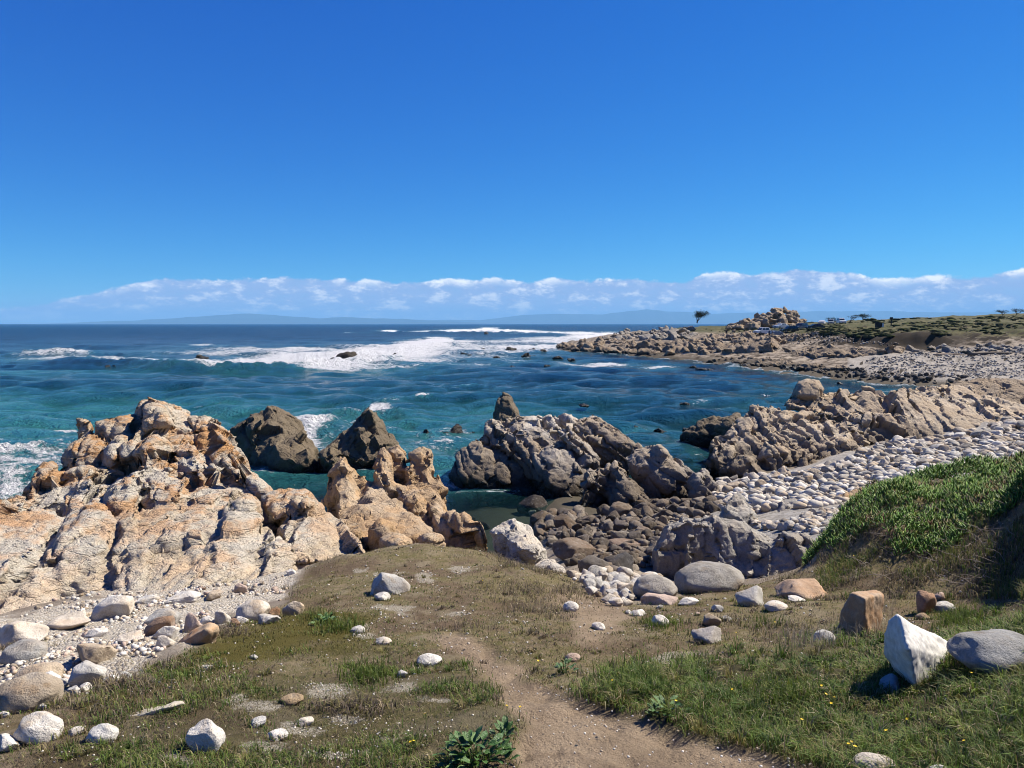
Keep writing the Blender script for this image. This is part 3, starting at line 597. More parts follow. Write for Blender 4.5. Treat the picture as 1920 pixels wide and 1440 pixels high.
def jointed(v, q, cells, seed, warp, fine, calm=None):
    """cells: list of (cell size xyz, rotation xyz, flatten, offset, crack depth, crack width)"""
    n = vnormals(v, q); first = None
    f = 1.0 / warp[0]
    v = v + n * (fbm(v * f, 4, seed)[:, None] * warp[1])
    ids = np.zeros(len(v), np.int64); ns = 0
    for k, ce_ in enumerate(cells):
        if ce_[0] == 's':
            _, d_, sp, off, dep, wid, wp = ce_; d_ = np.array(d_, float); d_ /= np.linalg.norm(d_); n = vnormals(v, q)
            t = v @ d_ / sp + wp * vnoise(v / (sp * 2.6), seed + 11 * k) + .35 * wp * vnoise(v / (sp * .7), seed + 11 * k + 5); t = t + .22 * np.sin(t * 1.7 + seed); kk = np.floor(t).astype(np.int64); fr = t - kk
            am = np.ones(len(v)) if calm is None else np.clip(calm[2] + (1 - calm[2]) * sstep(v[:, 2] + .7 * vnoise(v * 1.1, seed + 99), calm[0], calm[1]), 0, 1)
            z0 = kk * 0; rk = hf(kk, z0, z0 + k, seed + 7) * 2 - 1; e_ = np.minimum(fr, 1 - fr) * sp; kn = np.round(t).astype(np.int64)
            ms = .12 + .88 * sstep(vnoise(v / (sp * 3.0), seed + 31 + k) + .7 * (hf(kn, z0, z0 + k, seed + 8) * 2 - 1), -.55, .35)
            v = v + n * (am * (rk * off - ms * dep * np.exp(-(e_ / wid) ** 1.5)))[:, None]
            if ns < 3 and off > .028: ids = ids * 4099 + (kk - kk.min()); ns += 1
            continue
        if ce_[0] == 'f':
            _, fl, tlt = ce_; inv = np.unique(ids, return_inverse=True)[1]; cnt = np.bincount(inv).astype(float); n = vnormals(v, q)
            cen = np.stack([np.bincount(inv, v[:, a]) / cnt for a in range(3)], -1); nn = np.stack([np.bincount(inv, n[:, a]) for a in range(3)], -1); nl = np.linalg.norm(nn, axis=1)
            coh = sstep(nl / cnt, .3, .75); nn /= nl[:, None] + 1e-9; nn = nn + np.random.default_rng(seed + 5).normal(0, tlt, nn.shape); nn /= np.linalg.norm(nn, axis=1)[:, None]
            d = np.clip(((v - cen[inv]) * nn[inv]).sum(1), -.5, .5); a2 = 1.0 if calm is None else np.clip(calm[2] + (1 - calm[2]) * sstep(v[:, 2] + .7 * vnoise(v * 1.1, seed + 99), calm[0], calm[1]), 0, 1)
            v = v - (a2 * fl * coh[inv] * d)[:, None] * nn[inv]
            continue
        cs, rot, fl, off, cd, cw = ce_
        M = np.array(Matrix.Rotation(rot[2], 3, 'Z') @ Matrix.Rotation(rot[1], 3, 'Y') @ Matrix.Rotation(rot[0], 3, 'X'))
        w = v + 0.22 * min(cs) * np.stack([vnoise(v / min(cs) * 0.9, seed + 40 + j) for j in range(3)], -1)
        f1, f2, cid = vor((w @ M) / np.array(cs), seed + 3 * k + 1)
        u, inv = np.unique(cid, return_inverse=True); cnt = np.bincount(inv).astype(float)
        cen = np.stack([np.bincount(inv, v[:, a]) / cnt for a in range(3)], -1)
        n = vnormals(v, q); nn = np.stack([np.bincount(inv, n[:, a]) for a in range(3)], -1); nl = np.linalg.norm(nn, axis=1)
        coh = sstep(nl / cnt, 0.35, 0.7)
        nn /= nl[:, None] + 1e-9
        rr = np.random.default_rng(seed + k).uniform(-1, 1, len(u)); v0 = v
        tl = np.random.default_rng(seed + k + 50).normal(0, 0.16, (len(u), 3)); nt_ = nn + tl; nt_ /= np.linalg.norm(nt_, axis=1)[:, None]
        d = ((v - cen[inv]) * nt_[inv]).sum(1)
        v = v - (fl * coh[inv] * np.clip(d, -0.35 * max(cs), 0.35 * max(cs)))[:, None] * nt_[inv] + (rr[inv] * off * coh[inv])[:, None] * nn[inv]
        g = f2 - f1
        am = 1.0
        if calm is not None and k > 0:
            am = np.clip(calm[2] + (1 - calm[2]) * sstep(v[:, 2] + .7 * vnoise(v * 1.1, seed + 99), calm[0], calm[1]), 0, 1)
            v = v0 + (v - v0) * am[:, None]
        v = v - n * (am * cd * np.exp(-np.abs(g / cw) ** 1.4) * (0.35 + 0.65 * np.clip(1 + vnoise(v / max(cs) * 1.3, seed + 9), 0, 2)))[:, None]
        if first is None: first = inv
    if ns: first = np.unique(ids, return_inverse=True)[1]
    if ns:                                           # irregular hairline fractures
        sp0 = cells[0][2]; n = vnormals(v, q)
        for f_, a_, w_ in ((.75, .085, .055), (.36, .045, .07)):
            c_ = np.abs(vnoise(v / (sp0 * f_) + 3.1, seed + 201) + .35 * vnoise(v / (sp0 * f_ * .4), seed + 203)); gate = sstep(vnoise(v / (sp0 * f_ * 1.6), seed + 205), -.35, .25)
            v = v - n * (sp0 * a_ * gate * np.exp(-c_ / w_))[:, None]
    n = vnormals(v, q)
    for sz, am in fine: v = v + n * (fbm(v / sz, 3, seed + 70) * am)[:, None]
    return v, first

def rock_thing(name, label, bm, voxel, mat, cells, seed, warp=(0.8, 0.08), fine=((0.1, 0.008),), presmooth=1, min_faces=60, part='block', group=None, cat='rock', calm=None):
    me = remesh(bm, voxel); v, q, t = mesh_arrays(me); bpy.data.meshes.remove(me)
    v = smooth_v(v, q, presmooth)
    # drop what lies well under the ground or the sea bed
    v, cell = jointed(v, q, cells, seed, warp, fine, calm)
    tz = T(v[:, 0], v[:, 1]); ok = (v[:, 2] > tz - 0.35) & (v[:, 2] > -0.9); q = q[ok[q].any(1)]
    base = np.array([v[:, 0].mean(), v[:, 1].mean(), max(float(np.percentile(v[np.unique(q), 2], 3)), -0.3)]); root = empty(name, base)
    tag(root, label, cat, group)
    fc = cell[q[:, 0]]; cnt = np.bincount(fc).astype(float); cc = np.stack([np.bincount(fc, v[q[:, 0], a]) / np.maximum(cnt, 1) for a in range(3)], -1)
    bigc = np.where(cnt >= min_faces)[0]
    if len(bigc) == 0: bigc = np.array([int(cnt.argmax())])
    remap = np.arange(len(cnt))
    for c in np.where((cnt > 0) & (cnt < min_faces))[0]: remap[c] = bigc[np.argmin(((cc[bigc] - cc[c]) ** 2).sum(1))]
    fc = remap[fc]
    for c in np.unique(fc):
        qq = q[fc == c]; used, inv = np.unique(qq, return_inverse=True); inv = inv.reshape(qq.shape); lab_ = np.arange(len(used))
        while True:                                  # connected pieces of this block
            new_ = lab_.copy(); mn = lab_[inv].min(1); np.minimum.at(new_, inv.ravel(), np.repeat(mn, 4)); new_ = new_[new_]
            if (new_ == lab_).all(): break
            lab_ = new_
        fl_ = lab_[inv[:, 0]]; u_, ui, uc = np.unique(fl_, return_inverse=True, return_counts=True)
        if len(u_) > 1: ui = np.where((uc < 12)[ui], int(uc.argmax()), ui)
        for c2 in np.unique(ui):
            q2 = qq[ui == c2]; us2, in2 = np.unique(q2, return_inverse=True)
            new_obj(part, mesh_np(part, v[us2] - base, [in2.reshape(q2.shape)]), mat, root)
    return root

M_OUT = rock_mat('granite_orange_lichen', (0.56, 0.445, 0.315), (0.585, 0.515, 0.42), (0.43, 0.22, 0.08), (0.19, 0.135, 0.085), 1.0, lichen=1.0, bed=(0, 0.6, 0), lich_z=(4.6, 5.6), bump=1.0, crack=.4)
M_PALE = rock_mat('granite_pale', (0.58, 0.53, 0.45), (0.47, 0.42, 0.35), (0.40, 0.28, 0.15), (0.22, 0.19, 0.155), 1.2, lichen=0.35)
M_BEIGE = rock_mat('granite_beige_earth', (0.52, 0.41, 0.285), (0.40, 0.285, 0.175), (0.40, 0.235, 0.10), (0.19, 0.13, 0.08), 1.2, lichen=0.6, bump=.95, crack=.4)
M_DARK = rock_mat('sea_stack_dark', (0.15, 0.115, 0.075), (0.19, 0.15, 0.10), (0.10, 0.08, 0.05), (0.05, 0.042, 0.032), 0.5, wet=(0.1, 1.1), wetcol=(0.03, 0.026, 0.018), lichen=0.5)
M_MID = rock_mat('jointed_rock_grey_top', (0.52, 0.47, 0.40), (0.36, 0.295, 0.22), (0.21, 0.15, 0.09), (0.11, 0.085, 0.06), 0.5, wet=(0.3, 2.7), crack=.5, wetcol=(0.125, 0.095, 0.066), lichen=0.5)
M_RIGHT = rock_mat('jointed_rock_pale_grey', (0.49, 0.41, 0.305), (0.38, 0.30, 0.21), (0.35, 0.25, 0.15), (0.12, 0.092, 0.065), 0.5, wet=(0.1, 2.3), crack=.5, wetcol=(0.115, 0.09, 0.064), lichen=0.45)
M_CLIFF = rock_mat('cliff_grey_white', (0.36, 0.335, 0.29), (0.27, 0.245, 0.21), (0.32, 0.25, 0.17), (0.13, 0.118, 0.10), 0.9, lichen=0.3, crack=.3)
M_FAR = rock_mat('far_shore_rock', (0.30, 0.235, 0.165), (0.21, 0.16, 0.11), (0.32, 0.23, 0.14), (0.08, 0.062, 0.042), 0.22, wet=(0.2, 1.3), wetcol=(0.06, 0.05, 0.035), lichen=0.5)
M_FARG = rock_mat('far_shore_rock_grey', (0.30, 0.275, 0.24), (0.22, 0.19, 0.155), (0.33, 0.26, 0.18), (0.10, 0.09, 0.075), 0.22, wet=(0.2, 1.2), wetcol=(0.06, 0.05, 0.035), lichen=0.4)
M_HILL = rock_mat('far_hill_rock', (0.40, 0.31, 0.21), (0.30, 0.235, 0.165), (0.42, 0.28, 0.14), (0.12, 0.10, 0.07), 0.3, lichen=0.5)
M_ISLET = rock_mat('islet_black_rock', (0.05, 0.042, 0.034), (0.075, 0.06, 0.045), (0.06, 0.04, 0.025), (0.03, 0.026, 0.02), 0.4, wet=(-0.5, 0.9), wetcol=(0.025, 0.022, 0.018), lichen=0.3)

# ---- big outcrop on the left
bm = bmesh.new()
for poly, Y, lean, tf, tb, ins in (
 ([(247,777),(273,747),(300,753),(353,777),(440,850),(500,920),(545,1050),(500,1090),(230,1090),(185,980),(190,880),(215,800)], 10.4, 5.3, .25, 2.2, .75),
 ([(247,777),(273,744),(300,752),(333,770),(353,777),(353,800),(327,820),(260,787)], 15.2, .7, .25, .8, .6),
 ([(252,776),(270,745),(288,747),(330,774),(300,795),(262,792)], 15.0, .4, .35, .6, .7),
 ([(360,783),(377,780),(420,793),(433,817),(450,830),(467,863),(477,893),(506,922),(460,930),(417,893),(367,830)], 12.2, 2.6, .35, 1.2, .6),
 ([(143,783),(163,782),(173,792),(180,820),(143,820)], 14.9, .2, .3, .8, .7),
 ([(180,790),(200,783),(223,777),(250,780),(257,800),(233,820),(207,823),(183,813)], 14.5, .4, .4, .8, .6),
 ([(260,777),(287,767),(303,770),(313,800),(287,812),(263,818)], 14.2, .4, .45, .7, .7),
 ([(110,853),(137,823),(160,815),(197,825),(203,853),(187,872),(160,883),(130,896),(113,880)], 13.8, .6, .5, 1.2, .6),
 ([(197,840),(227,818),(260,821),(267,843),(233,862),(200,866)], 13.4, .6, .35, .8, .6),
 ([(52,893),(70,867),(100,867),(130,910),(127,950),(80,970),(37,963),(40,923)], 12.0, 1.0, .4, 1.2, .6),
 ([(120,893),(147,878),(180,880),(205,920),(190,943),(157,936),(124,926)], 12.2, .6, .45, 1.0, .6),
 ([(120,937),(160,925),(198,947),(190,958),(147,967),(120,963)], 11.6, .4, .4, .8, .6),
 ([(197,955),(205,920),(240,887),(267,875),(262,907),(250,942),(233,963),(200,973)], 11.3, 1.0, .4, .7, .55),
 ([(263,838),(287,818),(312,833),(303,860),(267,876),(258,863)], 12.8, .5, .45, .8, .5),
 ([(287,900),(320,888),(355,907),(352,933),(307,953),(275,942)], 11.5, .7, .35, .8, .6),
 ([(355,920),(393,898),(419,910),(412,933),(383,945),(358,935)], 11.5, .5, .35, .8, .5),
 ([(322,850),(347,821),(372,843),(447,917),(464,935),(433,940),(367,892),(325,872)], 11.9, 1.6, .3, .8, .5),
 ([(250,880),(290,862),(325,875),(322,890),(285,903),(258,915)], 12.0, .7, .4, .8, .6),
 ([(103,1040),(117,977),(160,947),(190,948),(198,987),(188,1040),(197,1080),(190,1106),(100,1112),(93,1073)], 9.1, 2.0, .25, 1.5, .7),
 ([(192,975),(207,970),(214,1013),(202,1037),(192,1022)], 10.3, .4, .25, .7, .6),
 ([(220,975),(253,953),(255,1007),(247,1035),(235,1028)], 10.2, .6, .25, .7, .6),
 ([(253,973),(300,950),(350,945),(447,950),(500,985),(533,1020),(556,1075),(500,1110),(400,1135),(300,1138),(227,1116),(205,1090),(205,1042),(247,1032)], 8.3, 2.9, .15, 1.6, .8),
 ([(-60,935),(37,925),(42,960),(80,967),(110,980),(100,1053),(93,1080),(88,1110),(67,1138),(-120,1170)], 7.9, 4.1, .15, 1.5, .8),
 ([(-260,990),(-60,930),(20,935),(40,1000),(-60,1080),(-260,1120)], 9.5, 3.2, .2, 1.5, .7),
 ([(495,933),(533,918),(580,915),(592,950),(640,985),(694,1036),(640,1046),(560,1054)], 9.7, 2.6, .15, 1.2, .75),
 ([(430,945),(465,930),(480,945),(470,970),(440,975)], 10.9, .4, .2, .5, .5),
 ([(330,965),(350,958),(362,972),(350,985),(332,982)], 10.6, .2, .15, .4, .6),
 ([(540,945),(575,925),(592,940),(580,962),(550,968)], 11.2, .4, .25, .5, .5),
): poly_block(bm, poly, Y, lean, tf, tb, ins, root=1.0)
rock_thing('rock_outcrop', 'big beige and orange fractured rock outcrop on the left above the surf', bm, 0.034, M_OUT,
 [('s', (.72, -.1, .66), .72, .06, .19, .03, .3), ('s', (.93, .25, -.12), .95, .055, .24, .03, .35), ('s', (-.25, .35, .9), .85, .045, .13, .026, .35), ('f', .8, .13), ('s', (.66, -.2, .72), .26, .012, .055, .020, .4), ('s', (.9, .3, .2), .36, .010, .05, .020, .45), ('s', (-.1, .5, .85), .30, .009, .035, .018, .5), ((.16, .15, .10), (.5, .75, .3), .4, .006, .012, .07)], 3,
 warp=(1.1, .05), fine=((.11, .012), (.055, .007)), min_faces=140, presmooth=0, calm=(4.3, 5.1, .5))

# ---- stacked blocks beside it
bm = bmesh.new()
for poly, Y, lean, tf, tb, ins in (
 ([(606,887),(630,862),(641,852),(654,861),(667,887),(684,900),(695,930),(667,957),(630,947),(599,913)], 13.4, 1.0, .45, .8, .55),
 ([(633,870),(641,850),(652,858),(655,880),(640,885)], 14.0, .3, .3, .5, .6),
 ([(628,947),(682,897),(713,913),(734,941),(760,967),(812,996),(790,1012),(682,1024),(640,996)], 11.2, 3.0, .12, 1.2, .8),
 ([(698,871),(708,850),(721,835),(726,866),(742,881),(744,907),(732,923),(706,902)], 14.2, .6, .35, .7, .5),
 ([(700,880),(718,868),(738,880),(740,915),(728,928),(706,910)], 13.8, .4, .3, .5, .5),
 ([(728,840),(747,830),(763,843),(765,868),(757,908),(740,890),(730,866)], 14.9, .5, .4, .7, .55),
 ([(756,878),(771,864),(783,892),(778,918),(758,915)], 14.2, .3, .3, .6, .5),
 ([(767,850),(789,838),(806,846),(812,876),(807,900),(792,905),(775,883)], 14.6, .4, .4, .7, .6),
 ([(785,895),(802,880),(812,900),(806,935),(790,935)], 14.1, .3, .3, .6, .6),
 ([(800,900),(826,888),(835,918),(833,955),(807,950),(797,925)], 14.0, .4, .35, .7, .6),
 ([(740,905),(790,900),(830,940),(840,1000),(800,1000),(745,945)], 13.0, 1.0, .2, 1.2, .7),
 ([(760,932),(781,921),(791,939),(778,951),(758,946)], 13.2, .2, .25, .5, .55),
 ([(805,947),(830,958),(836,1000),(820,1006)], 12.4, .4, .25, .6, .6),
 ([(828,962),(852,952),(862,985),(858,1012),(835,1010)], 12.1, .4, .25, .6, .6),
 ([(850,956),(875,968),(888,1001),(898,1016),(860,1014)], 11.8, .4, .25, .6, .6),
 ([(690,990),(714,972),(733,980),(736,1001),(716,1011),(694,1006)], 10.9, .3, .3, .4, .55),
 ([(712,1009),(747,996),(773,1014),(758,1026),(727,1026)], 10.3, .3, .25, .4, .55),
 ([(643,993),(672,978),(684,996),(661,1008)], 11.1, .3, .25, .4, .5),
 ([(780,1004),(808,994),(834,1008),(820,1020),(790,1018)], 10.6, .2, .2, .4, .5),
): poly_block(bm, poly, Y, lean, tf, tb, ins, root=1.0)
rock_thing('rock_outcrop', 'stack of upright tan boulders on a brown earth slope, right of the big outcrop', bm, 0.03, M_BEIGE,
 [('s', (.9, .2, .25), .42, .03, .10, .022, .5), ('s', (-.2, .2, .95), .5, .03, .06, .02, .6), ('f', .8, .13), ((.24, .24, .2), (.5, .5, .4), .4, .010, .018, .06)], 13, warp=(.6, .05), fine=((.07, .007),), min_faces=80, presmooth=0)

# ---- dark sea stacks
bm = bmesh.new()
for poly, Y, lean in (([(430,803),(457,787),(493,780),(512,764),(547,773),(597,853),(594,882),(533,892),(500,899),(470,882),(452,840)], 39.5, 2.5), ([(480,790),(512,763),(548,772),(560,800),(500,815)], 41.5, .8), ([(455,800),(475,783),(492,790),(490,806),(465,812)], 40.6, .5), ([(490,840),(560,800),(598,855),(560,890),(500,890)], 38.8, 1.6)):
    poly_block(bm, poly, Y, lean, 1.0, 2.2, .55, root=1.6)
rock_thing('sea_stack', 'dark brown blunt rock in the water directly behind the big left outcrop', bm, 0.085, M_DARK, [('s', (.72, -.1, .66), 1.0, .16, .30, .06, .4), ('s', (-.6, .3, .7), 1.1, .10, .20, .06, .5), ('f', .8, .13), ('s', (.72, -.1, .66), .36, .025, .07, .05, .6), ((.6, .6, .4), (.3, -.8, .2), .4, .03, .05, .08)], 23, presmooth=0, warp=(2, .12), fine=((.3, .03),))
bm = bmesh.new()
for poly, Y, lean in (([(597,850),(640,805),(690,762),(720,795),(746,830),(748,885),(667,893),(604,873)], 39.5, 2.5), ([(596,852),(620,832),(640,845),(635,885),(603,875)], 39, .8), ([(664,790),(690,763),(708,782),(700,810)], 41.2, .6)):
    poly_block(bm, poly, Y, lean, 1.4, 2.2, .5, root=1.6)
rock_thing('sea_stack', 'dark pointed pyramid rock in the surf behind the stacked boulders', bm, 0.085, M_DARK, [('s', (.55, -.2, .8), .55, .10, .24, .06, .45), ('s', (-.75, .1, .6), .6, .10, .22, .06, .5), ('f', .8, .13), ((.4, .4, .3), (.3, .7, .2), .4, .03, .05, .09)], 29, presmooth=0, warp=(2, .12), fine=((.3, .03),))

# ---- jointed ridge in the middle
bm = bmesh.new()
for poly, Y, lean, tf, tb in (
 ([(835,897),(852,860),(865,841),(895,822),(920,841),(989,907),(994,921),(941,919),(850,907)], 36, 2.2, .8, 1.5),
 ([(902,817),(911,789),(971,774),(1001,770),(1031,777),(1041,795),(1038,820),(1110,865),(1092,913),(1058,930),(1001,915),(941,856),(906,834)], 35, 4.5, .8, 2.0),
 ([(1000,850),(1040,825),(1112,865),(1090,925),(1055,935),(1010,910)], 33.6, 2.2, .6, 1.5),
 ([(1045,805),(1068,796),(1107,823),(1133,859),(1110,870),(1090,855),(1060,843)], 35.4, 1.2, .7, 1.2),
 ([(1031,779),(1044,774),(1110,780),(1122,775),(1149,793),(1158,814),(1204,838),(1180,866),(1131,856),(1086,815)], 38.5, 2.0, .6, 1.6),
 ([(1078,965),(1099,885),(1108,876),(1115,890),(1092,968)], 31.2, .9, .35, .7),
 ([(1098,960),(1112,880),(1122,870),(1135,875),(1128,930),(1112,962)], 31.5, .9, .4, .7),
 ([(1125,935),(1130,872),(1155,864),(1160,925),(1148,940)], 31.8, .9, .45, .8),
 ([(1153,871),(1180,886),(1207,907),(1272,946),(1243,962),(1140,962),(1146,928)], 30.2, 1.8, .4, 1.2),
 ([(1168,864),(1183,841),(1204,838),(1232,845),(1255,865),(1299,892),(1299,942),(1243,935),(1198,900)], 32.2, 1.8, .6, 1.4),
 ([(1225,850),(1238,838),(1246,852),(1243,870)], 33, .4, .3, .5),
 ([(1294,900),(1315,879),(1335,900),(1354,924),(1343,940),(1290,943)], 30.6, .8, .6, 1.0),
): poly_block(bm, poly, Y, lean, tf, tb, .6, root=1.6)
rock_thing('rock_ridge', 'long grey-topped jointed rock ridge between the inlet and the gully boulders', bm, 0.073, M_MID,
 [('s', (.60, -.12, .79), .62, .13, .46, .065, .42), ('s', (.80, .25, -.5), .80, .09, .36, .06, .45), ('s', (.25, .93, .2), 1.1, .10, .2, .05, .5), ('f', .8, .13), ('s', (.60, -.12, .79), .24, .02, .06, .035, .6), ((.36, .36, .28), (.2, .66, .2), .35, .018, .03, .08)], 33, presmooth=0, warp=(2.2, .10), fine=((.22, .02),))
bm = bmesh.new(); poly_block(bm, [(924,790),(931,747),(944,736),(957,738),(976,772),(985,800),(925,805)], 46, 1.2, .8, 1.2, .6, root=3.0)
rock_thing('sea_stack', 'small brown thumb-shaped pinnacle poking up behind the grey ridge', bm, 0.08, M_DARK, [((.9, .9, .7), (.2, .3, .1), .5, .06, .1, .15)], 37, warp=(1.2, .1), fine=((.3, .03),))

# ---- right-hand rocks
bm = bmesh.new()
for poly, Y, lean, tf, tb in (
 ([(1318,866),(1340,825),(1365,795),(1417,756),(1466,759),(1557,781),(1616,809),(1639,837),(1597,870),(1529,872),(1494,889),(1431,893),(1350,890)], 38.5, 5.0, .8, 2.0),
 ([(1351,884),(1365,851),(1400,846),(1440,888),(1402,899)], 37.0, .8, .7, 1.0), ([(1494,882),(1508,846),(1529,854),(1527,885)], 37.4, .6, .6, .8),
 ([(1420,860),(1445,815),(1470,830),(1500,860),(1495,885),(1430,885)], 37.8, 1.2, .6, 1.0), ([(1322,868),(1350,828),(1375,825),(1395,850),(1360,880)], 38.2, 1.0, .6, 1.0),
): poly_block(bm, poly, Y, lean, tf, tb, .6, root=1.6)
rock_thing('rock_mound', 'rounded grey cracked rock mound at the water edge beside the white cobbles', bm, 0.078, M_RIGHT,
 [('s', (.82, -.1, .5), .52, .12, .38, .06, .8), ('s', (.35, -.5, -.75), .62, .10, .34, .06, .5), ('f', .8, .13), ('s', (.82, -.1, .5), .2, .02, .05, .035, .6), ((.34, .34, .28), (.35, .6, .3), .35, .02, .03, .08)], 43, presmooth=0, warp=(2, .10), fine=((.22, .02),))
bm = bmesh.new()
for poly, Y, lean, tf, tb in (
 ([(1475,760),(1491,732),(1522,744),(1585,736),(1640,731),(1704,739),(1760,755),(1794,774),(1824,809),(1794,833),(1740,820),(1660,790),(1564,782),(1515,775)], 44.5, 5.0, .4, 2.0),
 ([(1560,790),(1640,770),(1720,775),(1800,800),(1826,815),(1796,836),(1700,838),(1600,815)], 44.5, 2.0, -.4, 2.0),
 ([(1690,731),(1773,718),(1830,722),(1850,760),(1820,790),(1760,770)], 49, 6.0, .3, 2.0), ([(1780,770),(1850,740),(1930,760),(1935,800),(1843,825),(1800,810)], 45, 5, .3, 2.0),
): poly_block(bm, poly, Y, lean, tf, tb, .75, root=1.6)
rock_thing('rock_ridge', 'brown overhanging rock ridge behind the grey mound on the right', bm, 0.09, M_RIGHT,
 [('s', (.85, -.15, .45), .75, .13, .38, .065, .8), ('s', (.2, -.5, .82), .9, .14, .36, .065, .5), ('f', .8, .13), ('s', (.85, -.15, .45), .25, .025, .06, .04, .6), ((.45, .45, .35), (.3, .5, -.3), .35, .02, .03, .08)], 47, presmooth=0, warp=(2, .12), fine=((.22, .02),))
bm = bmesh.new()
poly_block(bm, [(1488,728),(1497,714),(1512,708),(1536,712),(1548,730),(1534,748),(1488,748)], 49.0, .8, .9, 1.0, .7, root=.3)
rock_thing('boulder', 'pale blocky boulder capping the end of the right rock ridge', bm, 0.07, M_RIGHT, [('s', (.9, .1, .4), .8, .06, .16, .05, .4)], 49, warp=(1.2, .06), fine=((.3, .02),), presmooth=4, cat='boulder')
bm = bmesh.new()
for poly, Y in (([(1277,815),(1316,785),(1340,776),(1372,781),(1385,800),(1355,829),(1295,823)], 49), ([(1340,800),(1365,778),(1390,770),(1400,800),(1360,830)], 48)): poly_block(bm, poly, Y, 1.5, .8, 1.5, .55, root=1.5)
rock_thing('rock_outcrop', 'low dark wet rock standing in the water left of the grey mound', bm, 0.09, M_DARK, [((1, 1, .6), (.3, .5, .1), .5, .1, .15, .16)], 53, warp=(1.5, .15), fine=((.3, .03),))
for poly, Y, lab in (([(1690,748),(1773,722),(1850,714),(1960,708),(2050,720),(2050,790),(1930,800),(1800,775)], 52, 'broad tan rock shelf along the right edge above the cobble beach'),):
    bm = bmesh.new(); poly_block(bm, poly, Y, 9, .1, 3, .85, root=1.5)
    rock_thing('rock_shelf', lab, bm, 0.10, M_FAR, [('s', (.5, -.5, .7), .8, .14, .26, .07, .5), ('s', (-.6, -.6, .5), 1.1, .12, .22, .07, .5), ('f', .8, .13), ((.6, .5, .35), (.1, .2, .3), .4, .03, .05, .1)], 57, warp=(2, .2), fine=((.25, .03),))

# ---- low cliff and pale rocks above the gully
bm = bmesh.new()
for poly, Y, lean, tf, tb in (
 ([(1222,1086),(1232,1020),(1243,983),(1282,966),(1300,975),(1296,1085)], 15.6, .4, .3, 1.0), ([(1280,1090),(1284,968),(1340,961),(1352,985),(1345,1092)], 15.2, .5, .35, 1.0),
 ([(1335,1092),(1342,966),(1398,972),(1420,1000),(1408,1092)], 15.0, .6, .3, 1.0), ([(1398,1090),(1408,985),(1440,1000),(1446,1030),(1435,1090)], 14.6, .6, .3, .8),
 ([(1425,1092),(1435,1010),(1470,996),(1500,1003),(1512,1030),(1495,1090)], 14.0, .8, .25, .8), ([(1480,1010),(1520,1000),(1545,1015),(1530,1060),(1490,1080)], 14.2, .6, .2, .6),
): poly_block(bm, poly, Y, lean, tf, tb, .8, root=1.2)
rock_thing('rock_cliff', 'low grey rock cliff with shaded vertical face above the gully', bm, 0.036, M_CLIFF, [('s', (.93, .3, .12), .34, .06, .14, .025, .45), ('s', (.15, -.3, .94), .8, .05, .10, .025, .5), ('f', .8, .13), ('s', (.93, .3, .12), .12, .012, .03, .018, .6), ((.2, .2, .3), (.1, .12, .35), .4, .012, .02, .08)], 61, presmooth=0, warp=(.8, .06), fine=((.1, .008),))
for k, (polys, lab) in enumerate((
 (([(1352,966),(1362,932),(1378,920),(1400,930),(1424,968),(1390,985)],), 'small grey craggy rock between the gully boulders and white cobbles'),
 (([(1425,980),(1450,945),(1490,930),(1540,940),(1546,985),(1500,1002),(1440,1000)], [(1495,960),(1530,938),(1560,950),(1550,990)]), 'weathered pale rock mass behind the low cliff top'),
 (([(1552,950),(1575,925),(1610,912),(1650,922),(1625,955),(1570,975)],), 'brown grey rock half hidden by the ice plant edge'))):
    bm = bmesh.new()
    for poly in polys: poly_block(bm, poly, 21.5 + k * .5, 1.5, .4, 1.0, .65, root=1.0)
    rock_thing('rock_outcrop', lab, bm, 0.045, M_CLIFF if k < 2 else M_BEIGE, [((.5, .5, .35), (.3, .4, .2), .5, .05, .08, .16), ((.2, .2, .16), (.3, .4, .2), .4, .016, .025, .2)], 65 + k, warp=(.8, .09), fine=((.12, .01),))
for k, (poly, Y, lab) in enumerate((([(1540,925),(1575,898),(1640,888),(1672,897),(1640,915),(1580,932)], 29.5, 'flat pale bedrock ledge in the white cobbles near the ice plant'), ([(1690,862),(1740,846),(1800,848),(1790,862),(1720,874)], 34, 'low pale slab breaking the white cobbles further right'), ([(1440,915),(1470,898),(1520,900),(1530,912),(1480,926)], 31, 'low grey ledge in the white cobbles below the grey mound'))):
    bm = bmesh.new(); poly_block(bm, poly, Y, 1.5, .15, 1.0, .8, root=.8)
    rock_thing('rock_ledge', lab, bm, 0.05, M_PALE if k else M_BEIGE, [('s', (.7, -.2, .65), .5, .05, .14, .04, .6), ('s', (-.4, -.3, .85), .6, .05, .1, .04, .6), ('f', .7, .1), ((.2, .2, .16), (.3, .4, .2), .4, .01, .02, .1)], 81 + k, warp=(.8, .06), fine=((.12, .01),), presmooth=0)
bm = bmesh.new()
for poly, Y in (([(918,998),(940,982),(965,970),(989,985),(1022,1030),(1001,1040),(947,1026)], 10.6), ([(950,1010),(985,995),(1024,1030),(1010,1044),(965,1036)], 10.1)): poly_block(bm, poly, Y, .5, .3, .6, .6, root=.8)
rock_thing('rock_outcrop', 'white crusted rock breaking through dry grass at the gully edge', bm, 0.026, M_PALE, [((.4, .4, .3), (.3, .4, .2), .4, .03, .04, .14), ((.15, .15, .12), (.3, .4, .2), .4, .01, .015, .2)], 71, warp=(.5, .05), fine=((.08, .006),))
bm = bmesh.new(); poly_block(bm, [(1003,1062),(1031,1048),(1052,1062),(1078,1090),(1060,1100),(1020,1092)], 8.9, .4, .15, .5, .7, root=.6)
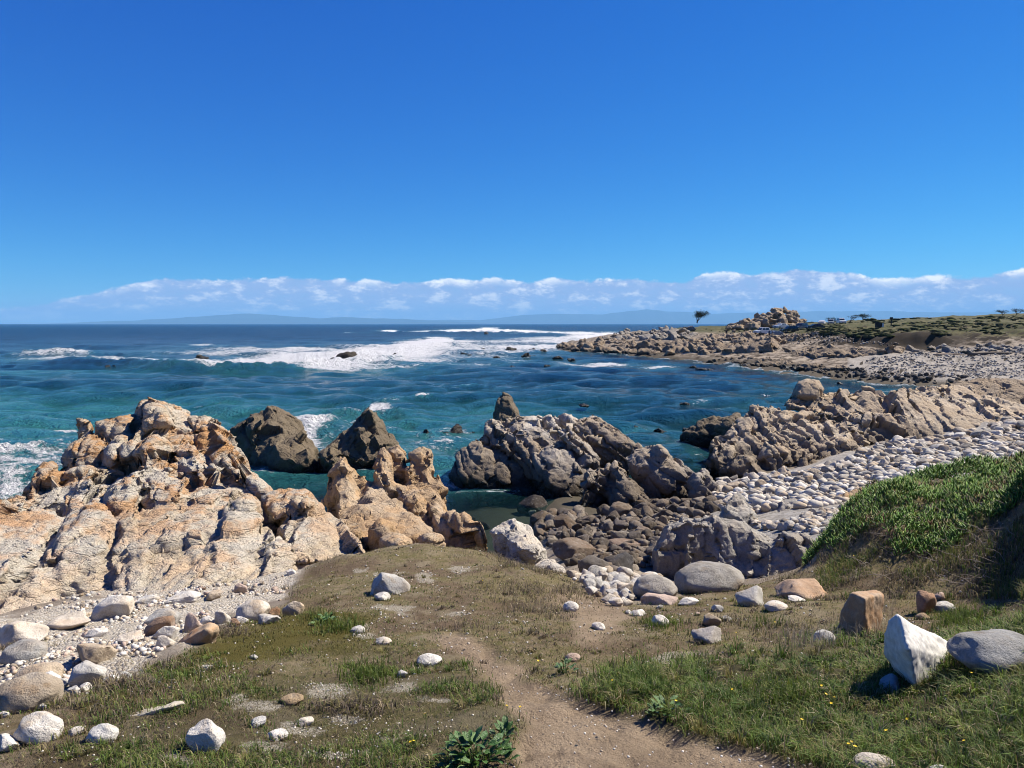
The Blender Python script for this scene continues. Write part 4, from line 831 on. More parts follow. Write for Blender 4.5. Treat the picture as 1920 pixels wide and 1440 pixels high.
rock_thing('rock_outcrop', 'small white rock lip at the grass edge above the pale stones', bm, 0.024, M_PALE, [((.25, .25, .2), (.3, .4, .2), .4, .02, .025, .15)], 73, warp=(.4, .04), fine=((.08, .006),))

# ---- far shore
def far_formation(name, label, poly, n, size, mat, seed, voxel, tall=0.7, cell=2.0, lift=0.0, flatz=False):
    r = np.random.default_rng(seed); xs = [a for a, b in poly]; ys = [b for a, b in poly]; bm = bmesh.new(); k = 0; tries = 0
    while k < n and tries < n * 60:
        tries += 1
        a, b = r.uniform(min(xs), max(xs)), r.uniform(min(ys), max(ys))
        if poly_sd(np.array([a]), np.array([b]), poly)[0] < 0: continue
        g, hit = G([a], [b], 60, 600, 260)
        if not hit[0]: continue
        s = r.uniform(*size); g = g[0]
        hull_world(bm, (g[0], g[1], max(g[2], -0.3) + lift * s), (s * r.uniform(.9, 1.7), s * r.uniform(.7, 1.2), s * tall * r.uniform(.7, 1.2)), (r.uniform(-.4, .4), r.uniform(-.5, .5), r.uniform(0, 6)), seed * 1000 + k); k += 1
    if k == 0: bm.free(); return
    return rock_thing(name, label, bm, voxel * 1.15, mat, [('s', (.7, -.2, .65), cell * .5, cell * .10, cell * .22, cell * .05, .5), ('s', (-.5, -.4, .75), cell * .7, cell * .08, cell * .18, cell * .05, .5), ('f', .8, .13), ((cell * .4, cell * .4, cell * .3), (.3, .5, .3), .5, cell * .02, cell * .03, .1)], seed, warp=(3, .2), fine=((.5, .05),), presmooth=0, min_faces=40)
far_formation('rock_reef', 'long brown rocky point reaching into the sea across the cove', [(1040,652),(1080,644),(1130,640),(1200,640),(1280,645),(1300,660),(1260,668),(1180,667),(1100,660)], 120, (1.0, 2.9), M_FAR, 101, .31, .62, 2.4)
far_formation('rock_reef', 'grey rock headland beyond the brown point, left of the lone tree', [(1125,634),(1160,622),(1200,617),(1280,616),(1310,622),(1290,636),(1200,638),(1150,640)], 80, (1.2, 2.8), M_FARG, 103, .33, .6, 2.6)
far_formation('rock_reef', 'tan rock shelves below the lone tree and the sandy pockets', [(1290,640),(1340,634),(1420,636),(1470,642),(1450,660),(1380,664),(1300,664)], 120, (.9, 2.6), M_FAR, 105, .28, .75, 2.2)
far_formation('rock_reef', 'dark jagged rock wall above the far cobble beach', [(1470,656),(1560,655),(1680,656),(1690,664),(1600,670),(1500,670)], 120, (.8, 2.0), M_FAR, 107, .24, .62, 1.8)
far_formation('rock_reef', 'grey slanting rock slabs beneath the eroded bank at the far right', [(1690,654),(1780,652),(1900,652),(1990,653),(1990,666),(1880,666),(1700,666)], 110, (.7, 1.7), M_FARG, 109, .21, .62, 1.6)
far_formation('rock_reef', 'low wet brown rocks at the far waterline below the sandy pockets', [(1300,680),(1360,672),(1440,674),(1500,684),(1600,690),(1600,700),(1480,695),(1380,690)], 110, (.4, 1.3), M_FAR, 111, .16, .6, 1.2)
far_formation('rock_reef', 'pale broken rock rubble slope below the parked cars', [(1330,634),(1380,622),(1430,622),(1500,630),(1560,636),(1500,642),(1400,640)], 90, (.4, 1.1), M_HILL, 113, .17, .7, 1.2)
# the rocky hill
bm = bmesh.new(); r = np.random.default_rng(5)
hill = [(1362,612),(1380,603),(1400,594),(1418,589),(1432,582),(1440,586),(1446,576),(1458,574),(1470,580),(1486,588),(1496,598),(1502,604)]
for k in range(95):
    a = r.uniform(1364, 1502); topy = np.interp(a, [q[0] for q in hill], [q[1] for q in hill]); f = r.uniform(0, 1) ** .8
    b = topy + 3 + f * (612 - topy); Yv = 232 - f * 14 + r.uniform(-1.5, 1.5); s = r.uniform(.9, 2.0) * (1.15 if f < .3 else 1)
    c = P(a, b, Yv); hull_world(bm, c, (s * r.uniform(.8, 1.4), s, s * r.uniform(.6, 1.1)), (r.uniform(-.5, .5), r.uniform(-.6, .6), r.uniform(0, 6)), 7000 + k)
poly_block(bm, [(1362,625),(1400,600),(1440,588),(1470,586),(1500,606),(1510,625)], 233, 1, 6, 6, .6, root=3)
rock_thing('rock_hill', 'craggy tan boulder hill on the skyline behind the parked cars', bm, .26, M_HILL, [((2, 2, 1.6), (.3, .5, .3), .5, .12, .22, .16), ((.8, .8, .7), (.3, .5, .3), .4, .05, .08, .2)], 117, warp=(2.5, .2), fine=((.5, .05),), presmooth=0)
# rocks awash
ISLETS = [(650,668,50,13,'black low rock islet in the middle of the main breaker'),(640,672,28,6,None),(377,667,22,6,'small dark rock just left of the main breaking wave'),(205,685,16,3,'flat dark rock awash at the left in front of the swell'),
 (740,664,11,3.5,'tiny dark rock right of the islet in the white water'),(912,624,9,5,'far dark rock with spray bursting over it'),(870,661,10,3,None),(905,654,12,3,None),(955,652,18,4,None),(990,664,24,6,None),(1020,658,14,4,None),(1045,668,14,4,None),(960,684,9,4,None),(1025,684,12,3,None),(880,664,8,2,None),
 (1070,672,12,3,None),(1150,690,14,3,None),(1000,654,14,3,None),(930,668,9,2.5,None),(1320,690,22,4,None),(1300,686,10,3,None),(1190,798,17,5,'left one of the small black rocks in the calm cove'),(1236,803,18,5,'middle small black rock in the calm cove with foam'),(1285,801,12,4,'small black rock nearest the low wet rock in the cove'),(1230,832,12,3,None),
 (1286,742+12,16,4,None),(1575,718,10,4,None),(1605,716,10,3,None),(1640,706,14,5,None),(1690,712,20,9,'dark wet boulder at the far edge of the cove'),(1735,716,18,7,None),(1095,757,20,2.5,None),(855,803,48,12,'low black weed-covered rock reef awash beside the pyramid rock'),(795,808,17,8,'small black rock at the left end of the reef awash'),(75,806,22,5,'black rock awash at the far left in the surf'),(35,825,14,3,None)]
for k, (a, b, w, h, lab) in enumerate(ISLETS):
    yy = float(sea_pt(a, b + h * .7)[1]); s = yy / FPX; bm = bmesh.new(); r = np.random.default_rng(k + 300)
    for j in range(3 if w < 25 else 6):
        cx = a + r.uniform(-.6, .6) * w * (.3 if j == 0 else 1); ww = w * (.75 if j == 0 else r.uniform(.3, .6)); hh = h * (1.15 if j == 0 else r.uniform(.5, .95))
        c = sea_pt(cx, b + h * .7); hull_world(bm, (c[0], c[1] + r.uniform(-.3, .3) * w * s, -.1), (ww * s, ww * s * .8, hh * s * 1.5), (r.uniform(-.2, .2), r.uniform(-.2, .2), r.uniform(0, 6)), 900 + k * 10 + j)
    rock_thing('sea_rock', lab or 'dark wet rock awash among the foam off the rocky point', bm, max(w * s * .065, .08), M_ISLET, [((w * s * .4,) * 3, (.3, .4, .2), .4, w * s * .03, w * s * .05, .16)], 130 + k, warp=(w * s, w * s * .06), fine=((w * s * .2, w * s * .03),), presmooth=0, min_faces=100, group=None if lab else 'rocks awash off the point')

# ------------------------------------------------------------------ boulders and cobbles
def boulder_mesh(name, seed, kind, sub=4):
    bm = bmesh.new(); bmesh.ops.create_icosphere(bm, subdivisions=sub, radius=1.0)
    v = np.array([x.co[:] for x in bm.verts]); r = np.random.default_rng(seed)
    npl, d0, d1 = {'round': (11, .66, .93), 'block': (12, .50, .78), 'dome': (5, .8, .97), 'slab': (9, .55, .85)}[kind]
    for k in range(npl):
        n = r.normal(size=3); n /= np.linalg.norm(n); d = r.uniform(d0, d1); ex = v @ n - d
        sft = 0.07 if kind != 'block' else 0.03
        v = v - np.where(ex > -sft, (np.sqrt((ex + sft) ** 2 + 0.0004) * 0.93), 0)[:, None] * n * np.clip((ex + sft) / sft, 0, 1)[:, None]
    v = v * (1 + .09 * fbm(v * 1.3 + seed, 3, seed)[:, None]) * (1 + .018 * fbm(v * 5 + seed, 3, seed + 1)[:, None])
    if sub >= 4: v = v * (1 + .006 * fbm(v * 16 + seed, 2, seed + 2)[:, None])
    v /= np.abs(v).max(0)
    for x, c in zip(bm.verts, v): x.co = c
    for f in bm.faces: f.smooth = True
    me = bpy.data.meshes.new(name); bm.to_mesh(me); bm.free(); return me
def boulder_mat(name, bumpd=0.01):
    m = Mat(name, 0.85, 0.22); oi = m.node('ShaderNodeObjectInfo'); p = m.pos()
    n0 = m.noise(p, 2.2, 5, .6, .4); n1 = m.noise(p, 9, 8, .65); n2 = m.noise(p, 90, 4, .7); n3 = m.voro(p, 140)
    base = oi.outputs['Color']
    warm = m.mix(1.0, base, (1.0, .80, .58, 1), 'MULTIPLY'); c = m.mix(m.rng(n0, .5, .72, 0, .75), base, warm)
    dark = m.mix(1.0, base, (.62, .60, .58, 1), 'MULTIPLY'); c = m.mix(m.rng(n1, .46, .68, 0, .85), c, dark)
    c = m.mix(m.rng(m.noise(p, 5.0, 6, .6, .6), .56, .66, 0, .5), c, m.mix(1.0, base, (.72, .56, .38, 1), 'MULTIPLY'))
    c = m.mix(m.rng(n2, .56, .70, 0, .55), c, m.mix(1.0, base, (.45, .42, .38, 1), 'MULTIPLY'))
    c = m.mix(m.rng(n1, .46, .30, 0, .35), c, m.mix(.5, base, (.75, .72, .66, 1)))
    m.color(c); m.bump(m.math('ADD', m.math('MULTIPLY', n1, .9), m.math('MULTIPLY', n2, .30)), .8, bumpd * 5)
    return m.m
M_B = boulder_mat('boulder_granite'); M_BF = boulder_mat('cobble_granite', .02)
BM = {}
for kind in ('round', 'block', 'dome', 'slab'):
    BM[kind] = [boulder_mesh('boulder_' + kind, 400 + 7 * i + len(kind), kind) for i in range(5)]
    for me in BM[kind]: me.materials.append(M_B)
BL = [boulder_mesh('cobble', 500 + i, ('round', 'block', 'block', 'slab', 'block')[i % 5], 3) for i in range(8)]
for me in BL: me.materials.append(M_BF)
WHITE = (.76, .71, .625); GREYW = (.64, .61, .545); TAN = (.57, .46, .33); ORANGE = (.54, .34, .20); BROWN = (.32, .215, .145); PINK = (.60, .46, .37); GREY = (.44, .425, .39); DGREY = (.22, .20, .17); PALE_ = (.68, .60, .49)
RING = []
def put_boulder(a, b, w, h, kind, col, label, tilt=0, seed=None, name='boulder', depth=.8, sink=.33, cat='boulder', group=None, var=None, yaw=None):
    g, hit = G([a], [b + h * .42]); g = g[0]; s = g[1] / FPX; rr = random.Random(seed if seed is not None else hash((a, b)) & 0xffff)
    o = new_obj(name, BM[kind][(var if var is not None else rr.randrange(5))])
    hw, hh = w * s / 2, h * s / 2 * (1 + sink)
    o.scale = (hw, hw * depth, hh); o.location = (g[0], g[1] + hw * depth * .35, g[2] + hh * (1 - 2 * sink) + h * s * .02)
    o.rotation_euler = (rr.uniform(-.12, .12), R(tilt), rr.uniform(-.3, .3) if yaw is None else yaw)
    RING.append((g[0], g[1] + hw * depth * .35, hw, hw * depth))
    k = rr.uniform(.92, 1.08); o.color = (col[0] * k, col[1] * k, col[2] * k, 1)
    return tag(o, label, cat, group)
HAND = [
 (120,1164,92,22,'slab',PALE_,'flat cream slab in gravel left of the pale oblong boulder',-10),(335,1122,74,18,'slab',WHITE,'flat white slab high on the gravel under the big outcrop',-10),(240,1210,64,18,'slab',PALE_,'flat cream slab in the middle of the gravel slope',-14),(400,1112,40,16,'slab',TAN,'small tan slab above the wide cream stone',-8),(180,1196,46,16,'slab',WHITE,'small white slab above the leaning tan slab',-6),(270,1128,50,14,'slab',GREYW,'thin grey white slab at the foot of the outcrop face',-8),
 (209,1138,84,46,'round',WHITE,'pale oblong boulder lying on gravel below the big left outcrop',-22),
 (296,1153,74,30,'slab',GREY,'flat grey half-buried stone right of the pale oblong boulder',-8),
 (297,1178,66,32,'round',BROWN,'reddish brown elongated boulder on the gravel slope',-30),
 (356,1171,40,38,'block',PINK,'pink boulder above the orange slab at the turf edge',0),
 (413,1156,34,28,'round',GREYW,'grey white stone at the end of the boulder line on the turf edge',0),
 (312,1193,52,32,'block',WHITE,'white angular stone left of the orange slab',-12),
 (305,1217,38,24,'round',PALE_,'small pale stone under the white angular stone',0),
 (472,1138,70,36,'dome',PALE_,'wide cream stone near the top of the gravel slope',-8),
 (550,1136,44,34,'block',PALE_,'cream cone-shaped stone at the corner of the brown turf',0),
 (500,1161,54,20,'slab',GREYW,'flat white stone lying beside the cream cone-shaped stone',-10),
 (512,1141,26,20,'block',ORANGE,'small orange stone between two cream stones',0),
 (450,1163,28,14,'round',WHITE,'small white stone below the wide cream stone',0),
 (388,1160,30,20,'round',WHITE,'small white stone beside the pink boulder',0),
 (437,1172,24,18,'block',ORANGE,'small rusty stone in the boulder line on the turf edge',0),
 (450,1098,27,22,'block',PINK,'pinkish white stone alone high on the gravel below the outcrop',0),
 (572,1052,26,30,'block',WHITE,'white stone wedged in the cleft at the outcrop foot',10),(560,1030,20,24,'block',TAN,'upper tan stone in the cleft at the outcrop foot',0),(595,1022,26,44,'block',TAN,'tall pointed tan stone standing in the cleft',8),(545,1075,18,12,'round',WHITE,'little white pebble below the cleft stones',0),
 (30,1194,120,48,'slab',PALE_,'broad pale slab on the slope at the left edge',0),
 (36,1237,86,40,'dome',GREY,'smooth grey boulder at the left edge',-12),
 (62,1264,96,40,'dome',TAN,'tan flat boulder between the grey boulder and the big tan one',-8),
 (42,1308,124,72,'dome',(.47,.385,.28),'largest tan boulder at the left edge',-10),
 (162,1265,70,50,'block',GREYW,'pale grey rounded boulder standing in gravel above the turf',0),
 (172,1234,86,46,'slab',TAN,'tan slab leaning behind the pale grey rounded boulder',-15),
 (93,1271,38,28,'block',WHITE,'white stone between the tan boulders and the pale grey one',0),(115,1279,32,22,'round',GREYW,'small grey stone touching the white stone by the tan boulders',0),
 (137,1297,26,18,'round',GREYW,'small round stone below the pale grey boulder, left of its twin',0),(158,1293,24,16,'round',WHITE,'small round white stone just below the pale grey boulder',0),(210,1285,36,14,'slab',WHITE,'flat white stone right of the pale grey boulder',0),(232,1273,32,15,'round',GREYW,'small grey white stone at the tip of the gravel',0),
 (78,1331,18,13,'round',GREYW,'tiny grey stone in dark grass below the big tan boulder',0),
 (64,1376,88,56,'dome',WHITE,'white cracked boulder in grass at the lower left',0),(12,1405,56,30,'slab',WHITE,'white flat boulder cut by the lower left edge',10),(5,1346,24,14,'round',WHITE,'small white stone on the left edge above the cracked boulder',0),
 (187,1381,60,32,'dome',GREYW,'pale stone at the lower end of the long stone',-8),(142,1382,34,12,'slab',WHITE,'small flat white stone left of the long stone',0),
 (381,1384,72,58,'round',WHITE,'round white boulder in the grass at the bottom left centre',0),
 (387,1263,28,11,'slab',WHITE,'thin white stone lying on yellow moss',-14),(475,1240,16,8,'round',GREYW,'tiny grey stone on yellow moss',0),
 (545,1313,46,18,'dome',(.40,.29,.17),'ochre stone half sunk in the grass',-6),(483,1352,42,16,'slab',GREYW,'flat pale stone sunk in grass right of the round white boulder',-10),(570,1343,42,14,'slab',PALE_,'flat cream stone sunk in pale grit',-8),(520,1372,46,18,'slab',WHITE,'low crumbly white stone below the flat cream stone',0),
 (728,1098,82,42,'round',(.53,.50,.44),'oblong white boulder alone on the brown knoll',10),(716,1122,32,14,'round',WHITE,'small white stone in front of the knoll boulder',0),
 (670,1183,28,16,'dome',GREYW,'small grey stone in a green tuft left of the path',-10),(719,1208,34,15,'dome',WHITE,'small white stone on pale grit left of the path',0),(805,1243,52,18,'dome',WHITE,'flat white stone beside the path bend',0),(754,1266,22,14,'block',GREYW,'little grey stone left of the path below the flat white one',0),
 (1071,1139,32,20,'dome',WHITE,'white stone on bare brown soil right of the path',5),(1123,1178,28,14,'dome',WHITE,'white stone in a grass tuft below the bare soil',8),(1238,1166,36,20,'dome',WHITE,'white stone at the head of the little dry channel',8),(1200,1152,34,11,'slab',WHITE,'flat white stone above the little dry channel',0),(1075,1223,32,14,'dome',PINK,'pinkish stone buried in the grass right of the path',0),(1178,1150,12,8,'round',WHITE,'tiny white pebble left of the flat white stone',0),
 (1232,1104,88,44,'dome',(.44,.40,.34),'large beige boulder at the end of the pale stone bed',8),
 (1337,1083,140,52,'dome',(.36,.335,.29),'large grey dome boulder below the cliff',0),
 (1242,1124,78,22,'slab',PINK,'flat pinkish stone in front of the large beige boulder',0),(1293,1132,46,14,'slab',WHITE,'white oblong stone in grass below the dome boulder',-6),(1237,1139,14,10,'round',WHITE,'tiny round white stone under the flat pinkish stone',0),
 (1346,1142,24,14,'round',GREYW,'small light grey stone resting behind a tan stone',0),(1335,1157,38,25,'block',(.50,.41,.29),'tan rounded stone with a small grey stone behind it',0),(1364,1157,22,11,'block',GREY,'small dull grey stone right of the tan rounded stone',0),(1308,1153,12,7,'round',PINK,'tiny pink pebble left of the tan rounded stone',0),
 (1411,1120,58,38,'block',GREYW,'grey white angular block below the dome boulder',0),(1512,1104,106,36,'slab',(.52,.36,.24),'long orange-topped slab below the bank',-4),(1457,1141,44,17,'dome',WHITE,'white low stone right of the grey white block',0),(1495,1129,42,9,'slab',WHITE,'thin white stone in front of the orange-topped slab',10),
 (1329,1194,60,31,'block',(.50,.45,.39),'pale brick-shaped stone in mid-right grass',2),(1548,1201,42,27,'dome',GREYW,'round white stone left of the rust standing block',0),
 (1885,1230,180,58,'dome',(.37,.365,.34),'big grey dome boulder at the right edge',0),(1736,1124,45,48,'block',(.50,.33,.23),'orange pink rock at the foot of the dark bank',0),(1773,1131,40,22,'dome',GREYW,'white stone right of the orange pink rock',-10),(1765,1114,24,14,'round',PINK,'small pink stone tucked behind the orange pink rock',0),(1733,1153,28,14,'dome',TAN,'small tan stone beneath the orange pink rock',0),
 (1673,1281,42,36,'round',(.34,.36,.38),'blue grey stone in shade beneath the white wedge',0),(1647,1440,92,34,'dome',PALE_,'cream stone cut by the bottom edge on the right',0),(1768,1448,56,24,'dome',GREYW,'grey stone at the bottom edge right of the cream one',0),(1590,1442,22,16,'block',GREY,'small grey stone left of the cream stone on the bottom edge',0),(1868,1190,14,20,'block',PINK,'little pink stone in weeds above the grey dome boulder',0),
 (1175,1106,36,28,'block',(.38,.31,.23),'pointed brownish stone at the edge of the pale stone bed',0),
 (1113,1059,62,36,'round',(.19,.165,.135),'dark grey dome boulder between the gully and the pale stones',0),(1080,1033,88,38,'slab',(.22,.165,.115),'wide brown boulder in the gully behind the dark dome',8),(1163,960,54,38,'round',(.25,.19,.13),'brown cracked boulder against the foot of the grey ridge',0),(1201,949,30,24,'round',(.17,.115,.06),'glossy brown boulder touching the ridge foot',0),(1057,978,48,32,'block',(.16,.115,.075),'dark brown angular boulder in the gully',0),(1015,976,46,28,'round',(.15,.11,.07),'dark olive boulder at the pool edge',0),(998,949,62,32,'round',(.045,.035,.028),'black wet boulder in the shallow pool',-12),(1097,999,30,30,'block',(.25,.21,.165),'upright grey brown stone in the middle of the gully',0),(1168,1021,80,22,'slab',(.24,.17,.12),'flat reddish brown boulder in the gully near the cliff',0),(1165,1005,40,24,'round',(.33,.29,.235),'light brown boulder near the gully middle',0),(1205,1000,36,26,'round',(.28,.22,.165),'brown boulder beside the cliff corner',0),(1225,1040,40,30,'block',(.13,.11,.095),'dark boulder in the cliff shadow',0),(1160,1052,60,36,'block',(.12,.11,.10),'jagged dark rock in the gully by the cliff shadow',0),(905,985,28,18,'round',(.06,.03,.022),'dark red weedy boulder at the pool edge',0),(880,978,26,16,'round',(.05,.028,.02),'dark weedy boulder nearest the white rock foot',0),
]
for e in HAND: put_boulder(*e)
# the long stone, the rust block, the white wedge: outlines of their own
def hull_stone(name, label, polys, mat, voxel, smooth, seed, tf=.1, tb=.12, ins=.6, cells=None, root=.05, cat='boulder', lean=0.0):
    bm = bmesh.new()
    for poly, Y in polys: poly_block(bm, poly, Y, lean, tf, tb, ins, root)
    return rock_thing(name, label, bm, voxel, mat, cells or [((.3, .3, .3), (.2, .3, .4), .1, .0, .0, .1)], seed, warp=(.12, .008), fine=((.02, .0018),), presmooth=smooth, min_faces=10 ** 7, cat=cat)
def gy(a, b): return float(G([a], [b])[0][0][1])
M_ST1 = rock_mat('stone_white_speckled', (.72, .685, .61), (.66, .63, .56), (.64, .56, .44), (.36, .33, .29), 14.0, lichen=.15, bump=.3, crack=0)
M_ST2 = rock_mat('stone_rust', (.40, .265, .16), (.42, .325, .235), (.34, .185, .09), (.20, .12, .075), 9.0, lichen=.5, bump=.5, crack=.2)
M_ST3 = rock_mat('stone_cream', (.52, .47, .37), (.46, .41, .32), (.42, .33, .2), (.26, .22, .16), 8.0, lichen=.3, bump=.4, crack=0)
y_ = gy(1720, 1290)
def hull_pts(name, label, pts, mat, voxel, smooth, seed):
    bm = bmesh.new(); vs = [bm.verts.new(tuple(P(a, b, y))) for a, b, y in pts]; bmesh.ops.convex_hull(bm, input=vs, use_existing_faces=False)
    return rock_thing(name, label, bm, voxel, mat, [((.3, .3, .3), (.2, .3, .4), .05, .0, .0, .1)], seed, warp=(.15, .010), fine=((.025, .002),), presmooth=smooth, min_faces=10 ** 7, cat='boulder')
# a keel edge runs from the peak to the foot, between a shaded left face and a sunlit right face
hull_pts('boulder', 'white wedge-shaped boulder with a sharp peak at the right', [(1682,1151,y_ + .10), (1688,1156,y_ + .04), (1702,1215,y_ - .06), (1716,1288,y_ - .02), (1700,1278,y_ + .09), (1655,1225,y_ + .22), (1658,1185,y_ + .17), (1668,1163,y_ + .14), (1680,1258,y_ + .18), (1740,1188,y_ + .26), (1798,1216,y_ + .33), (1797,1238,y_ + .22), (1750,1275,y_ + .06), (1670,1240,y_ + .35), (1730,1230,y_ + .42), (1700,1175,y_ + .34), (1735,1300,y_ + .2)], M_ST1, .008, 2, 201)
y_ = gy(1612, 1195)
hull_pts('boulder', 'rust-coloured standing block with a dark left face', [(1596,1112,y_ + .12), (1604,1108,y_ + .2), (1640,1105,y_ + .3), (1656,1114,y_ + .25), (1621,1122,y_ - .0), (1620,1200,y_ + .03), (1568,1185,y_ + .26), (1576,1150,y_ + .20), (1652,1160,y_ + .22), (1634,1205,y_ + .05), (1600,1190,y_ + .4), (1650,1180,y_ + .4), (1610,1118,y_ + .4), (1580,1205,y_ + .28)], M_ST2, .011, 2, 203)
hull_stone('boulder', 'long narrow cream stone lying slantwise in the lower left grass', [([(186,1368),(215,1352),(300,1322),(342,1313),(350,1319),(320,1332),(240,1358),(210,1374)], gy(270, 1350) + .04)], M_ST3, .009, 3, 205, .06, .1, .6, None, .06)

M_ST4 = rock_mat('stone_orange_stained', (.50, .42, .32), (.46, .34, .22), (.42, .20, .08), (.24, .17, .11), 5.0, lichen=.8, bump=.5, crack=.15)
hull_stone('boulder', 'long orange-stained slab leaning against the turf edge', [([(326,1218),(334,1202),(360,1182),(396,1166),(410,1171),(413,1182),(385,1203),(348,1224),(332,1228)], gy(350, 1228) + .12)], M_ST4, .012, 2, 207, .09, .14, .6, None, .08)

def scatter(poly, n, smin, smax, pw, seed, y0=1.6, y1=120):
    r = np.random.default_rng(seed); xs = [a for a, b in poly]; ys = [b for a, b in poly]; a = r.uniform(min(xs), max(xs), n * 4); b = r.uniform(min(ys), max(ys), n * 4)
    ok = poly_sd(a, b, poly) > 0; a, b = a[ok][:n], b[ok][:n]
    g, hit = G(a, b, y0, y1, 420); s = smin + (smax - smin) * r.uniform(0, 1, len(a)) ** pw
    return g[hit], (s * (g[:, 1] / FPX))[hit], r
def pick_col(r, cols):
    c = np.array(cols[r.integers(len(cols))]); return tuple(np.clip(c * r.uniform(.8, 1.1), 0, .85)) + (1,)
def col_word(c):
    r_, g_, b_ = c[:3]; l = (r_ + g_ + b_) / 3; w = r_ / max(b_, 1e-3)
    if l < .1: return 'near-black'
    if l < .17: return 'dark brown' if w > 1.35 else 'dark grey'
    if l < .3: return 'brown' if w > 1.35 else 'grey brown'
    if l < .5: return 'tan' if w > 1.4 else 'grey'
    return 'cream' if w > 1.27 else ('white' if l > .6 else 'light grey')
def cobbles(poly, n, smin, smax, pw, seed, cols, name, label, cat, group, n_ind=300, stuff_name=None, stuff_label=None, mats=None, y0=1.6, y1=120, flat=(.45, .8), places=('left end', 'left middle', 'right middle', 'right end')):
    g, s, r = scatter(poly, n, smin, smax, pw, seed, y0, y1)
    if name == 'pebble':
        ok_ = fbm2(g[:, 0] * 2.2, g[:, 1] * 2.2, 3, 211) > -.12 + .25 * (s < .012); g, s = g[ok_], s[ok_]
    order = np.argsort(-s); xs = [a for a, b in poly]; x0, x1 = min(xs), max(xs)
    for j, k in enumerate(order[:n_ind]):
        o = new_obj(name, BL[r.integers(len(BL))]); hz = s[k] * r.uniform(*flat) / 2
        o.scale = (s[k] / 2, s[k] / 2 * r.uniform(.6, 1), hz); o.location = (g[k, 0], g[k, 1], g[k, 2] + hz * r.uniform(.35, .8)); o.rotation_euler = (r.uniform(-.3, .3), r.uniform(-.3, .3), r.uniform(0, 6.28))
        o.color = pick_col(r, cols)
        pl = places[min(int((float(proj(g[k])[0]) - x0) / (x1 - x0) * 4), 3)]; sw = 'large' if j < n_ind * .15 else ('mid-sized' if j < n_ind * .5 else 'small')
        tag(o, '%s %s %s, at its %s' % (sw, col_word(o.color), label, pl), cat, group)
    rest = order[n_ind:]
    if len(rest): stone_stuff(stuff_name, stuff_label, g[rest], s[rest], cols, seed + 1, flat)
def stone_stuff(name, label, g, s, cols, seed, flat=(.45, .8), sub=1):
    bm = bmesh.new(); bmesh.ops.create_icosphere(bm, subdivisions=sub, radius=1.0); bv = np.array([v.co[:] for v in bm.verts]); bf = np.array([[v.index for v in f.verts] for f in bm.faces]); bm.free()
    r = np.random.default_rng(seed); n = len(g); nv = len(bv)
    hz = s * r.uniform(flat[0], flat[1], n) / 2; sc_ = np.stack([s / 2, s / 2 * r.uniform(.6, 1, n), hz], -1); th = r.uniform(0, 6.28, n)
    v = bv[None] * (1 + .22 * r.uniform(-1, 1, (n, nv, 1))) * sc_[:, None]
    c, sn = np.cos(th)[:, None], np.sin(th)[:, None]; v = np.stack([v[..., 0] * c - v[..., 1] * sn, v[..., 0] * sn + v[..., 1] * c, v[..., 2]], -1)
    v = v + (g + np.stack([0 * hz, 0 * hz, hz * .5], -1))[:, None]
    f = (bf[None] + (np.arange(n) * nv)[:, None, None]).reshape(-1, 3)
    me = mesh_np(name, v.reshape(-1, 3), [f]); cc = np.array(cols)[r.integers(len(cols), size=n)] * r.uniform(.8, 1.12, (n, 1)); add_attr(me, 'col', np.repeat(cc, nv, 0))
    return tag(new_obj(name, me, M_STUFF), label, 'stones', kind='stuff')
_m = Mat('loose_stones', .9, .15); _p = _m.pos(); _n = _m.noise(_p, 30, 5, .65)
_m.color(_m.mix(_m.rng(_n, .45, .7, 0, .6), _m.attr('col'), _m.mix(1.0, _m.attr('col'), (.6, .57, .53, 1), 'MULTIPLY'))); M_STUFF = _m.m

COB = [WHITE, PALE_, PALE_, GREYW, TAN, (.60,.55,.46), (.50,.42,.32), (.42,.39,.34), (.34,.30,.25)]
cobbles([(1335,935),(1350,905),(1420,898),(1500,888),(1590,866),(1640,840),(1700,830),(1800,818),(1880,795),(1990,775),(1990,850),(1720,900),(1640,925),(1560,948),(1400,965)], 4600, 4.2, 30, 3.2, 21, COB, 'cobble', 'rounded cobble on the white beach', 'cobble', 'cobbles of the white beach', 300, 'cobble_bed', 'small pale cobbles filling the white beach behind the ice plant', y0=18, y1=70)
GUL = [(.20,.155,.11),(.25,.20,.15),(.15,.12,.085),(.30,.25,.19),(.18,.15,.125),(.12,.095,.07)]
cobbles([(985,960),(1090,968),(1190,962),(1290,945),(1350,935),(1330,975),(1245,985),(1228,1065),(1140,1075),(1060,1058),(1010,1010)], 620, 9, 38, 1.8, 25, GUL, 'gully_boulder', 'boulder in the gully', 'boulder', 'boulders filling the gully', 260, 'gully_stones', 'small brown stones between the gully boulders', y0=9, y1=45, flat=(.55, .9))
cobbles([(1070,1085),(1120,1072),(1200,1080),(1240,1090),(1200,1125),(1160,1138),(1120,1120)], 130, 8, 40, 1.5, 27, [WHITE, WHITE, PALE_, TAN, GREYW, WHITE], 'pale_stone', 'stone in the pale turf-edge bed', 'stone', 'stones of the pale bed', 90, 'pale_stones', 'small white stones between those of the pale bed', y0=6, y1=25, flat=(.5, .85))
cobbles([(-80,1240),(30,1165),(110,1120),(250,1100),(420,1078),(560,1045),(525,1125),(440,1150),(345,1215),(250,1265),(150,1292),(60,1312),(-80,1335)], 10500, 1.8, 15, 4.2, 29, [WHITE, PALE_, TAN, GREYW, PINK, (.40,.33,.25)], 'pebble', 'pebble on the outcrop gravel slope', 'pebble', 'pebbles on the gravel slope', 130, 'gravel', 'fine pale gravel scattered over the slope under the big outcrop', y0=4, y1=16, flat=(.5, .9))
